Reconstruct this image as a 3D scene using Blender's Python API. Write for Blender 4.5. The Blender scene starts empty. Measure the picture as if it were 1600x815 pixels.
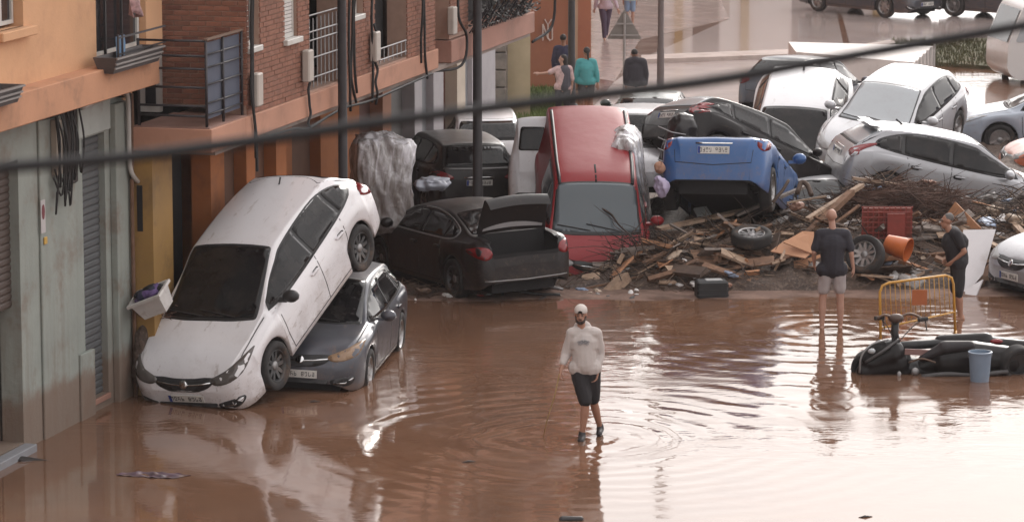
import bpy, bmesh, math, random
import numpy as np
from math import sin, cos, pi, radians, sqrt, atan2
from mathutils import Vector, Matrix, Euler, noise, geometry
from mathutils.bvhtree import BVHTree
random.seed(7)
SC = bpy.context.scene
COL = SC.collection
# ------------------------------------------------------------------ camera
cam_d = bpy.data.cameras.new('camera'); CAM = bpy.data.objects.new('camera', cam_d); COL.objects.link(CAM)
PITCH = math.atan(907.5/5600)
CAM.location = (0, 0, 10); CAM.rotation_euler = (pi/2-PITCH, 0, 0)
cam_d.sensor_width = 36; cam_d.lens = 36*5600/1600; cam_d.clip_start = 0.5; cam_d.clip_end = 4000
cam_d.dof.use_dof = True; cam_d.dof.focus_distance = 57; cam_d.dof.aperture_fstop = 3.6
SC.camera = CAM
# ------------------------------------------------------------------ sky, sun, exposure
SUN_EL, SUN_AZ = radians(24), radians(16)       # sun ahead of the camera, a little to the right, behind cloud
w = bpy.data.worlds.new('World'); SC.world = w; w.use_nodes = True
nt = w.node_tree; nt.nodes.clear()
def N_(t, **k):
    n = nt.nodes.new(t)
    for a, b in k.items(): setattr(n, a, b)
    return n
out = N_('ShaderNodeOutputWorld'); bg = N_('ShaderNodeBackground'); nt.links.new(bg.outputs[0], out.inputs[0])
sky = N_('ShaderNodeTexSky', sky_type='NISHITA'); sky.sun_disc = False; sky.sun_elevation = SUN_EL; sky.sun_rotation = SUN_AZ
sky.air_density = 1.6; sky.dust_density = 4.0; sky.ozone_density = 1.5
hs = N_('ShaderNodeHueSaturation'); hs.inputs['Saturation'].default_value = .25; nt.links.new(sky.outputs[0], hs.inputs['Color'])
# cloud cover: even pale veil, brighter round the hidden sun
geo = N_('ShaderNodeNewGeometry'); dot = N_('ShaderNodeVectorMath', operation='DOT_PRODUCT')
tcw = N_('ShaderNodeTexCoord'); nt.links.new(tcw.outputs['Generated'], dot.inputs[0])
dot.inputs[1].default_value = (sin(SUN_AZ)*cos(SUN_EL), cos(SUN_AZ)*cos(SUN_EL), sin(SUN_EL))
mr = N_('ShaderNodeMapRange', interpolation_type='SMOOTHERSTEP'); mr.inputs[1].default_value = -.3; mr.inputs[2].default_value = 1.0
mr.inputs[3].default_value = SKY_LO = 7.6; mr.inputs[4].default_value = SKY_HI = 13.0
nt.links.new(dot.outputs['Value'], mr.inputs[0])
cl = N_('ShaderNodeTexNoise'); cl.inputs['Scale'].default_value = 2.2; cl.inputs['Detail'].default_value = 5; nt.links.new(tcw.outputs['Generated'], cl.inputs['Vector'])
mc = N_('ShaderNodeMapRange'); mc.inputs[1].default_value = .3; mc.inputs[2].default_value = .7; mc.inputs[3].default_value = .9; mc.inputs[4].default_value = 1.08
nt.links.new(cl.outputs['Fac'], mc.inputs[0])
mm = N_('ShaderNodeMath', operation='MULTIPLY'); nt.links.new(mr.outputs[0], mm.inputs[0]); nt.links.new(mc.outputs[0], mm.inputs[1])
tint = N_('ShaderNodeVectorMath', operation='SCALE'); tint.inputs[0].default_value = (1.0, .968, .96); nt.links.new(mm.outputs[0], tint.inputs['Scale'])
mx = N_('ShaderNodeMix', data_type='RGBA'); mx.inputs[0].default_value = .85
nt.links.new(hs.outputs[0], mx.inputs[6]); nt.links.new(tint.outputs[0], mx.inputs[7]); nt.links.new(mx.outputs[2], bg.inputs[0])
bg.inputs[1].default_value = .1
sd = bpy.data.lights.new('sun', 'SUN'); SUN = bpy.data.objects.new('sun', sd); COL.objects.link(SUN)
sd.energy = .9; sd.angle = radians(14); sd.color = (1, .94, .88)
SUN.rotation_euler = (pi/2-SUN_EL, 0, pi-SUN_AZ); SUN.location = (20, 60, 60)
SC.view_settings.view_transform = 'Standard'; SC.view_settings.look = 'None'
SC.view_settings.exposure = 0.84; SC.view_settings.gamma = 1; SC.view_settings.use_curve_mapping = False
SC.render.engine = 'CYCLES'; SC.cycles.max_bounces = 6; SC.cycles.use_denoising = True
SC.cycles.volume_bounces = 0; SC.cycles.caustics_reflective = False; SC.cycles.caustics_refractive = False

# ------------------------------------------------------------------ materials
MATS = {}
def srgb(h):
    if isinstance(h, str):
        c = [int(h[i:i+2], 16)/255 for i in (0, 2, 4)]
        return tuple(x/12.92 if x <= .04045 else ((x+.055)/1.055)**2.4 for x in c)
    return tuple(h)
class NB:
    """small node helper"""
    def __init__(s, name):
        s.m = bpy.data.materials.new(name); s.m.use_nodes = True; s.t = s.m.node_tree
        s.p = s.t.nodes['Principled BSDF']; s.out = s.t.nodes['Material Output']
    def n(s, t, **k):
        x = s.t.nodes.new(t)
        for a, b in k.items(): setattr(x, a, b)
        return x
    def l(s, a, b): s.t.links.new(a, b)
    def coord(s, kind='Object', scale=None):
        c = s.n('ShaderNodeTexCoord').outputs[kind]
        if scale:
            mp = s.n('ShaderNodeMapping'); mp.inputs['Scale'].default_value = scale; s.l(c, mp.inputs[0]); c = mp.outputs[0]
        return c
    def noise(s, sc, det=4, co=None, rough=.6, dist=0):
        x = s.n('ShaderNodeTexNoise'); x.inputs['Scale'].default_value = sc; x.inputs['Detail'].default_value = det
        x.inputs['Roughness'].default_value = rough; x.inputs['Distortion'].default_value = dist
        if co is not None: s.l(co, x.inputs['Vector'])
        return x.outputs['Fac']
    def rng(s, v, a, b, c=0., d=1., smooth=False):
        x = s.n('ShaderNodeMapRange', interpolation_type='SMOOTHSTEP' if smooth else 'LINEAR')
        for i, q in enumerate((a, b, c, d)): x.inputs[i+1].default_value = q
        s.l(v, x.inputs[0]); return x.outputs[0]
    def mix(s, f, a, b):
        x = s.n('ShaderNodeMix', data_type='RGBA')
        for i, q in ((0, f), (6, a), (7, b)):
            if hasattr(q, 'links') or isinstance(q, bpy.types.NodeSocket): s.l(q, x.inputs[i])
            elif i == 0: x.inputs[0].default_value = q
            else: x.inputs[i].default_value = (*srgb(q), 1)
        return x.outputs[2]
    def math(s, op, a, b=0.):
        x = s.n('ShaderNodeMath', operation=op)
        for i, q in enumerate((a, b)):
            if isinstance(q, bpy.types.NodeSocket): s.l(q, x.inputs[i])
            else: x.inputs[i].default_value = q
        return x.outputs[0]
    def bump(s, h, dist=.01, st=1.):
        b = s.n('ShaderNodeBump'); b.inputs['Distance'].default_value = dist; b.inputs['Strength'].default_value = st
        s.l(h, b.inputs['Height']); s.l(b.outputs[0], s.p.inputs['Normal']); return b
    def base(s, c):
        if isinstance(c, bpy.types.NodeSocket): s.l(c, s.p.inputs['Base Color'])
        else: s.p.inputs['Base Color'].default_value = (*srgb(c), 1)
MUD = (.17, .095, .062)
def surf(name, col, rough=.8, var=.25, scale=3., bump=0., bscale=30., metal=0., stain=None, stain_amt=.5, stain_sc=1.2, spec=.5):
    """generic weathered surface: base colour, lighter/darker mottling, optional stains, fine relief"""
    if name in MATS: return MATS[name]
    b = NB(name); co = b.coord()
    c = srgb(col)
    lo = tuple(x*(1-var) for x in c); hi = tuple(min(x*(1+var), .95) for x in c)
    k = b.mix(b.rng(b.noise(scale, 5, co), .3, .7), lo, hi)
    if stain is not None:
        k = b.mix(b.math('MULTIPLY', b.rng(b.noise(stain_sc, 6, co, .7), .5, .68, smooth=True), stain_amt), k, stain)
    b.base(k); b.p.inputs['Roughness'].default_value = rough; b.p.inputs['Metallic'].default_value = metal
    b.p.inputs['Specular IOR Level'].default_value = spec
    if bump: b.bump(b.noise(bscale, 5, co), bump)
    MATS[name] = b.m; return b.m
def paint(name, col, mud=.35, rough=.28, metal=0., coat=.6, spec=.5):
    """car paint with dried mud splashed over the lower parts"""
    if name in MATS: return MATS[name]
    b = NB(name); co = b.coord()
    sx = b.n('ShaderNodeSeparateXYZ'); b.l(co, sx.inputs[0])
    low = b.rng(sx.outputs[2], .12, .85, 1., 0.)
    n1 = b.noise(3.5, 8, co, .68); n2 = b.noise(38, 3, co, .6)
    film = b.rng(b.math('ADD', n1, b.math('MULTIPLY', low, .22)), .52, .78, 0, mud*.75, smooth=True)
    spots = b.rng(b.math('ADD', n2, b.math('MULTIPLY', low, .10)), .66, .72, 0, mud)
    sm = b.rng(b.math('ADD', b.noise(1.0, 6, b.coord('Object', (2.2, 9, 9)), .7), b.math('MULTIPLY', low, .06)), .60, .66, 0, mud*1.1, True)
    tide = b.rng(b.math('ADD', sx.outputs[2], b.math('MULTIPLY', b.noise(4, 5, co, .6), .35)), .40, .52, mud*1.2, 0, True)
    f = b.math('MINIMUM', b.math('ADD', b.math('ADD', b.math('ADD', film, spots), b.math('ADD', sm, tide)), .03+.04*mud), .92)
    b.base(b.mix(f, col, (.20, .13, .095)))
    b.l(b.math('ADD', b.math('MULTIPLY', f, .6), rough), b.p.inputs['Roughness'])
    b.p.inputs['Specular IOR Level'].default_value = spec; b.bump(b.noise(1.9, 3, co, .5), .012)
    b.p.inputs['Metallic'].default_value = metal; b.p.inputs['Coat Weight'].default_value = coat; b.p.inputs['Coat Roughness'].default_value = .12
    MATS[name] = b.m; return b.m
def glassy(name, col, rough=.06, ior=1.5, dirt=.25, spec=.5):
    if name in MATS: return MATS[name]
    b = NB(name); co = b.coord()
    f = b.rng(b.noise(4, 7, co, .7), .45, .8, .03, dirt)
    b.base(b.mix(f, col, (.17, .13, .11))); b.l(b.math('ADD', b.math('MULTIPLY', f, .9), rough), b.p.inputs['Roughness'])
    b.p.inputs['IOR'].default_value = ior; b.p.inputs['Specular IOR Level'].default_value = spec
    MATS[name] = b.m; return b.m
def plain(name, col, rough=.6, metal=0., spec=.5, emit=None):
    return surf(name, col, rough, .12, 6., metal=metal, spec=spec)
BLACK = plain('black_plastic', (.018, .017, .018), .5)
RUBBER = surf('tyre_rubber', (.022, .02, .02), .85, .3, 8, stain=(.12, .075, .05), stain_amt=.6, stain_sc=5)
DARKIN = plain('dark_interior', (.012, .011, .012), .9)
ALLOY = surf('alloy', (.38, .37, .37), .35, .1, 5, metal=.8, stain=(.15, .1, .07), stain_amt=.5, stain_sc=9)
DARKRIM = surf('dark_rim', (.05, .05, .052), .4, .2, 5, metal=.3, stain=(.12, .075, .05), stain_amt=.5, stain_sc=7)
STEEL = plain('worn_steel', (.28, .27, .27), .45, .7)
CHROME = plain('chrome', (.6, .6, .6), .15, 1.)
REDLENS = glassy('red_lens', (.20, .010, .014), .16, 1.5, .1)
CLEARLENS = glassy('clear_lens', (.30, .29, .29), .08, 1.5, .15)
AMBERLENS = glassy('muddy_lens', (.27, .17, .10), .2, 1.5, .4)
CARGLASS = glassy('car_glass', (.005, .0055, .007), .03, 1.45, .16, .36)
PALEGLASS = glassy('sky_toned_glass', (.36, .38, .40), .08, 1.6, .2)  # pale base colour paints in the sky's reflection; a thin dirt film on top
PLATE = plain('plate_white', (.6, .58, .55), .5)
PLATEINK = plain('plate_ink', (.02, .02, .025), .6)
WHITEP = plain('white_plastic', (.62, .60, .60), .5)

# ------------------------------------------------------------------ meshes
def link(o, parent=None):
    COL.objects.link(o)
    if parent is not None: o.parent = parent
    return o
def tag(o, label=None, cat=None, group=None, kind=None):
    if label: o['label'] = label
    if cat: o['category'] = cat
    if group: o['group'] = group
    if kind: o['kind'] = kind
    return o
def empty(name, loc=(0, 0, 0), rot=None, M=None, label=None, cat=None, group=None):
    o = bpy.data.objects.new(name, None); COL.objects.link(o); o.empty_display_size = .3
    if M is not None: o.matrix_world = M
    else:
        o.location = loc
        if rot: o.rotation_euler = rot
    return tag(o, label, cat, group)
class MB:
    def __init__(s): s.v = []; s.f = []
    def add(s, vs, fs):
        k = len(s.v); s.v += [tuple(v) for v in vs]; s.f += [tuple(i+k for i in f) for f in fs]; return s
    def box(s, x0, x1, y0, y1, z0, z1, M=None, taper=1., bev=0.):
        if bev:
            b = min(bev, .45*min(abs(x1-x0), abs(y1-y0), abs(z1-z0)))
            vs = []; cx, cy, cz = (x0+x1)/2, (y0+y1)/2, (z0+z1)/2; hx, hy, hz = abs(x1-x0)/2, abs(y1-y0)/2, abs(z1-z0)/2
            ids = {}
            for sx in (-1, 1):
                for sy in (-1, 1):
                    for sz in (-1, 1):
                        for a, q in enumerate(((hx, hy-b, hz-b), (hx-b, hy, hz-b), (hx-b, hy-b, hz))):
                            ids[sx, sy, sz, a] = len(vs); vs.append(Vector((cx+sx*q[0], cy+sy*q[1], cz+sz*q[2])))
            fs = []
            S = (-1, 1)
            for sg in S:
                fs.append([ids[sg, a, c, 0] for a, c in ((-1, -1), (1, -1), (1, 1), (-1, 1))][::sg])
                fs.append([ids[a, sg, c, 1] for a, c in ((-1, -1), (-1, 1), (1, 1), (1, -1))][::sg])
                fs.append([ids[a, c, sg, 2] for a, c in ((-1, -1), (1, -1), (1, 1), (-1, 1))][::sg])
            for a in S:
                for c in S:
                    fs.append([ids[a, c, -1, 0], ids[a, c, 1, 0], ids[a, c, 1, 1], ids[a, c, -1, 1]][::(1 if a*c > 0 else -1)])
                    fs.append([ids[-1, a, c, 1], ids[1, a, c, 1], ids[1, a, c, 2], ids[-1, a, c, 2]][::(1 if a*c > 0 else -1)])
                    fs.append([ids[a, -1, c, 2], ids[a, 1, c, 2], ids[a, 1, c, 0], ids[a, -1, c, 0]][::(1 if a*c > 0 else -1)])
                    for d in S:
                        t = [ids[a, c, d, 0], ids[a, c, d, 1], ids[a, c, d, 2]]; fs.append(t[::(1 if a*c*d > 0 else -1)])
        else:
            vs = [Vector((x, y, z)) for z in (z0, z1) for y in (y0, y1) for x in (x0, x1)]
            fs = [(0, 2, 3, 1), (4, 5, 7, 6), (0, 1, 5, 4), (2, 6, 7, 3), (0, 4, 6, 2), (1, 3, 7, 5)]
        if M is not None: vs = [M @ v for v in vs]
        return s.add(vs, fs)
    def tube(s, pts, r, n=8, cap=True):
        """swept tube; r a number or a list"""
        pts = [Vector(p) for p in pts]; m = len(pts); rs = r if hasattr(r, '__len__') else [r]*m
        k = len(s.v); up = None
        for i, p in enumerate(pts):
            d = (pts[min(i+1, m-1)]-pts[max(i-1, 0)]).normalized()
            if up is None: up = Vector((0, 0, 1)) if abs(d.z) < .9 else Vector((1, 0, 0))
            a = d.cross(up).normalized(); up = a.cross(d).normalized()
            for j in range(n):
                t = 2*pi*j/n; s.v.append(tuple(p+(a*cos(t)+up*sin(t))*rs[i]))
        for i in range(m-1):
            for j in range(n):
                j2 = (j+1) % n; s.f.append((k+i*n+j, k+(i+1)*n+j, k+(i+1)*n+j2, k+i*n+j2))
        if cap: s.f.append(tuple(k+j for j in range(n))); s.f.append(tuple(k+(m-1)*n+j for j in reversed(range(n))))
        return s
    def lathe(s, prof, n=24, M=None, close=False):
        """prof list of (r, y): revolve round the Y axis"""
        vs = []; m = len(prof)
        for r, y in prof:
            for j in range(n):
                t = 2*pi*j/n; vs.append(Vector((r*cos(t), y, r*sin(t))))
        if M is not None: vs = [M @ v for v in vs]
        fs = [(i*n+j, i*n+(j+1) % n, (i+1)*n+(j+1) % n, (i+1)*n+j) for i in range(m-1) for j in range(n)]
        if close: fs += [((m-1)*n+j, (m-1)*n+(j+1) % n, (j+1) % n, j) for j in range(n)]
        return s.add(vs, fs)
    def prism(s, poly, z0, z1, M=None):
        """2D polygon extruded in z"""
        m = len(poly); vs = [Vector((x, y, z0)) for x, y in poly]+[Vector((x, y, z1)) for x, y in poly]
        if M is not None: vs = [M @ v for v in vs]
        return s.add(vs, [tuple(reversed(range(m))), tuple(range(m, 2*m))]+[(i, (i+1) % m, m+(i+1) % m, m+i) for i in range(m)])
    def grid(s, fn, nu, nv):
        k = len(s.v)
        for i in range(nu+1):
            for j in range(nv+1): s.v.append(tuple(fn(i/nu, j/nv)))
        for i in range(nu):
            for j in range(nv):
                a = k+i*(nv+1)+j; s.f.append((a, a+nv+1, a+nv+2, a+1))
        return s
    def mesh(s, name='mesh', mat=None, smooth=False, fix=False):
        me = bpy.data.meshes.new(name); me.from_pydata(s.v, [], s.f)
        if fix:
            bm = bmesh.new(); bm.from_mesh(me); bmesh.ops.recalc_face_normals(bm, faces=bm.faces); bm.to_mesh(me); bm.free()
        if smooth: me.polygons.foreach_set('use_smooth', [True]*len(me.polygons))
        if smooth == 'auto': me.set_sharp_from_angle(angle=radians(38))
        if mat: me.materials.append(mat)
        me.update(); return me
    def build(s, name, mat, parent=None, smooth=False, fix=False, **kw):
        o = bpy.data.objects.new(name, s.mesh(name, mat, smooth, fix)); link(o, parent); return tag(o, **kw)
def obj(name, me, parent=None, **kw):
    o = bpy.data.objects.new(name, me); link(o, parent); return tag(o, **kw)
def bevel_obj(o, wd=.02, seg=2):
    m = o.modifiers.new('bevel', 'BEVEL'); m.width = wd; m.segments = seg; m.limit_method = 'ANGLE'; return o
def smooth_closed(pts, n=6, tens=.5):
    out = []; m = len(pts)
    for i in range(m):
        p0, p1, p2, p3 = (Vector(pts[(i+q) % m]) for q in (-1, 0, 1, 2))
        for k in range(n):
            t = k/n
            out.append(tuple(.5*((2*p1)+(-p0+p2)*t+(2*p0-5*p1+4*p2-p3)*t*t+(-p0+3*p1-3*p2+p3)*t**3)))
    return out
def smooth_open(pts, n=6):
    pts = [Vector(p) for p in pts]; P = [2*pts[0]-pts[1]]+pts+[2*pts[-1]-pts[-2]]; out = []
    for i in range(1, len(P)-2):
        p0, p1, p2, p3 = P[i-1:i+3]
        for k in range(n):
            t = k/n
            out.append(.5*((2*p1)+(-p0+p2)*t+(2*p0-5*p1+4*p2-p3)*t*t+(-p0+3*p1-3*p2+p3)*t**3))
    out.append(pts[-1]); return out
def rounded(poly, r=.04, n=3):
    """round a polygon's corners"""
    out = []; m = len(poly)
    for i in range(m):
        a, b, c = Vector(poly[i-1]), Vector(poly[i]), Vector(poly[(i+1) % m])
        d1 = (a-b); d2 = (c-b); k = min(r, d1.length*.45, d2.length*.45)
        p, q = b+d1.normalized()*k, b+d2.normalized()*k
        for j in range(n+1):
            t = j/n; out.append(tuple((1-t)**2*p+2*t*(1-t)*b+t*t*q))
    return out
def remesh(parts_mb, voxel, name, mat, parent=None, smooth_it=4, disp=None, fn=None, **kw):
    """one continuous skin over a set of overlapping solids"""
    me = parts_mb.mesh('tmp', fix=False); o = bpy.data.objects.new('tmp', me); COL.objects.link(o)
    r = o.modifiers.new('r', 'REMESH'); r.mode = 'VOXEL'; r.voxel_size = voxel; r.use_smooth_shade = True
    if smooth_it:
        s = o.modifiers.new('s', 'SMOOTH'); s.iterations = smooth_it; s.factor = .5
    dg = bpy.context.evaluated_depsgraph_get(); dg.update()
    m2 = bpy.data.meshes.new_from_object(o.evaluated_get(dg)); bpy.data.objects.remove(o); bpy.data.meshes.remove(me)
    if fn:
        n = len(m2.vertices); a = np.zeros(n*3); m2.vertices.foreach_get('co', a); a = a.reshape(-1, 3)
        b = np.array([fn(*p) for p in a]); m2.vertices.foreach_set('co', b.ravel())
    m2.materials.clear(); m2.materials.append(mat)
    m2.polygons.foreach_set('use_smooth', [True]*len(m2.polygons)); m2.update()
    return obj(name, m2, parent, **kw)
def capsule(mb, a, b, ra, rb, n=10, sy=1., ax=None):
    """tapered capsule as a closed solid between two points; sy flattens along ax"""
    a, b = Vector(a), Vector(b); d = b-a; L = d.length
    d = d.normalized() if L > 1e-6 else Vector((0, 0, 1))
    u = Vector(ax).normalized() if ax is not None else (Vector((0, 1, 0)) if abs(d.y) < .9 else Vector((1, 0, 0)))
    s_ = d.cross(u).normalized(); u = s_.cross(d).normalized()
    rings = [(-ra*.87, ra*.5), (-ra*.5, ra*.87), (0, ra)]+[(L, rb), (L+rb*.5, rb*.87), (L+rb*.87, rb*.5)]
    vs = [a-d*ra]; 
    for h, r in rings:
        for j in range(n):
            t = 2*pi*j/n; vs.append(a+d*h+s_*(r*cos(t))+u*(r*sy*sin(t)))
    vs.append(b+d*rb); m = len(rings); fs = []
    for j in range(n):
        j2 = (j+1) % n; fs.append((0, 1+j2, 1+j))
        for i in range(m-1): fs.append((1+i*n+j, 1+i*n+j2, 1+(i+1)*n+j2, 1+(i+1)*n+j))
        fs.append((1+(m-1)*n+j, 1+(m-1)*n+j2, len(vs)-1))
    mb.add(vs, fs)
def ball(mb, c, r, n=12, M=None):
    """ellipsoid, r may be 3 radii"""
    r = r if hasattr(r, '__len__') else (r, r, r); vs = [Vector((0, 0, -r[2]))]; m = n//2
    for i in range(1, m):
        t = pi*i/m
        for j in range(n):
            p = 2*pi*j/n; vs.append(Vector((r[0]*sin(t)*cos(p), r[1]*sin(t)*sin(p), -r[2]*cos(t))))
    vs.append(Vector((0, 0, r[2]))); fs = []
    for j in range(n):
        j2 = (j+1) % n; fs.append((0, 1+j2, 1+j))
        for i in range(m-2): fs.append((1+i*n+j, 1+i*n+j2, 1+(i+1)*n+j2, 1+(i+1)*n+j))
        fs.append((1+(m-2)*n+j, 1+(m-2)*n+j2, len(vs)-1))
    c = Vector(c)
    mb.add([(M @ v if M is not None else v)+c for v in vs], fs)
# ------------------------------------------------------------------ from a picture measurement to a place on the ground
def ground(u, v, z=0.):
    F = Vector((0, cos(PITCH), -sin(PITCH))); U = Vector((0, sin(PITCH), cos(PITCH)))
    d = Vector((u-800, 0, 0))+U*(407.5-v)+F*5600
    return Vector((0, 0, 10))+d*((z-10)/d.z)
def at_depth(u, v, Y):
    F = Vector((0, cos(PITCH), -sin(PITCH))); U = Vector((0, sin(PITCH), cos(PITCH)))
    d = Vector((u-800, 0, 0))+U*(407.5-v)+F*5600
    return Vector((0, 0, 10))+d*(Y/d.y)
def pose(h, p, r, loc):
    """car pose: heading, nose-up pitch, roll in degrees"""
    return Matrix.Translation(loc) @ Matrix.Rotation(radians(h), 4, 'Z') @ Matrix.Rotation(-radians(p), 4, 'Y') @ Matrix.Rotation(radians(r), 4, 'X')
# ================================================================== SETTING
# ---- the flooded street: one sheet of muddy water to the horizon
def water_mat():
    b = NB('flood_water'); co = b.coord()
    big = b.noise(.22, 4, co, .6); fine = b.noise(1.6, 6, co, .65, .6)
    c = b.mix(b.rng(fine, .3, .72), (.135, .066, .038), (.20, .105, .064))
    c = b.mix(b.rng(big, .35, .7, 0, .5), c, (.12, .072, .052))
    b.base(c)
    # scum and silt films are duller than open water
    film = b.rng(b.noise(.55, 6, co, .68, .8), .50, .66, 0, 1, True)
    b.l(b.rng(film, 0, 1, .05, .16), b.p.inputs['Roughness'])
    b.p.inputs['IOR'].default_value = 1.47
    # ripples
    warp = b.n('ShaderNodeTexNoise'); warp.inputs['Scale'].default_value = .9; warp.inputs['Detail'].default_value = 3; b.l(co, warp.inputs['Vector'])
    wv = b.n('ShaderNodeVectorMath', operation='SUBTRACT'); b.l(warp.outputs['Color'], wv.inputs[0]); wv.inputs[1].default_value = (.5, .5, .5)
    ws = b.n('ShaderNodeVectorMath', operation='SCALE'); b.l(wv.outputs[0], ws.inputs[0]); ws.inputs['Scale'].default_value = .55
    wa = b.n('ShaderNodeVectorMath', operation='ADD'); b.l(co, wa.inputs[0]); b.l(ws.outputs[0], wa.inputs[1])
    tot = None
    for (x, y, lam, amp, r0, r1) in ((.95, 46.9, .42, 1.0, .3, 6.5), (.4, 46.6, .30, .5, .1, 3.0), (5.0, 55.0, .46, 1.0, .3, 7.0), (7.0, 56.0, .4, .7, .3, 5.), (4.2, 51.2, .75, .6, 1.0, 6.), (-3.2, 48.6, .35, .35, .5, 2.5), (8.3, 50.5, .35, .45, 1.5, 4.0)):
        d = b.n('ShaderNodeVectorMath', operation='DISTANCE'); b.l(wa.outputs[0], d.inputs[0]); d.inputs[1].default_value = (x, y, 0)
        s_ = b.math('SINE', b.math('MULTIPLY', d.outputs['Value'], 2*pi/lam))
        f = b.rng(d.outputs['Value'], r0, r1, amp*lam/.42, 0, True)
        q = b.math('MULTIPLY', s_, f); tot = q if tot is None else b.math('ADD', tot, q)
    nz = b.noise(1.0, 4, b.coord('Object', (1.1, 2.3, 1)), .6, .4)
    nz2 = b.noise(7, 3, co, .5)
    sxy = b.n('ShaderNodeSeparateXYZ'); b.l(co, sxy.inputs[0])
    calm = b.math('MULTIPLY', b.rng(sxy.outputs[1], 44.0, 47.5, .10, 1., True), 1.)
    patch = b.math('MULTIPLY', b.rng(b.noise(.18, 2, co), .42, .6, .12, 1., True), calm)
    h = b.math('ADD', b.math('MULTIPLY', tot, .0023), b.math('MULTIPLY', b.math('MULTIPLY', nz, patch), .015))
    h = b.math('ADD', h, b.math('MULTIPLY', nz2, .0007))
    b.bump(h, 1., 1.)
    return b.m
m = MB(); m.add([(-400, -60, 0), (400, -60, 0), (400, 900, 0), (-400, 900, 0)], [(0, 1, 2, 3)])
m.build('flood_water', water_mat(), kind='structure')
# a bed of ground below it, to the horizon
m = MB(); m.add([(-500, -80, -.35), (500, -80, -.35), (500, 1000, -.35), (-500, 1000, -.35)], [(0, 1, 2, 3)])
m.build('ground', surf('street_mud', (.12, .08, .06), .9, .3, 2, .02, 20), kind='structure')
# ================================================================== CARS
def pchip(keys):
    xs = np.array([k[0] for k in keys], float); ys = np.array([k[1] for k in keys], float)
    h = np.diff(xs); dl = np.diff(ys)/h; m = np.zeros(len(xs))
    m[0], m[-1] = dl[0], dl[-1]
    for i in range(1, len(xs)-1):
        if dl[i-1]*dl[i] > 0:
            w1, w2 = 2*h[i]+h[i-1], h[i]+2*h[i-1]; m[i] = (w1+w2)/(w1/dl[i-1]+w2/dl[i])
    def f(x):
        x = min(max(x, xs[0]), xs[-1]); i = min(int(np.searchsorted(xs, x, 'right'))-1, len(xs)-2); i = max(i, 0)
        t = (x-xs[i])/h[i]
        return float(ys[i]*(1+2*t)*(1-t)**2+h[i]*m[i]*t*(1-t)**2+ys[i+1]*t*t*(3-2*t)-h[i]*m[i+1]*t*t*(1-t))
    return f
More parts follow.
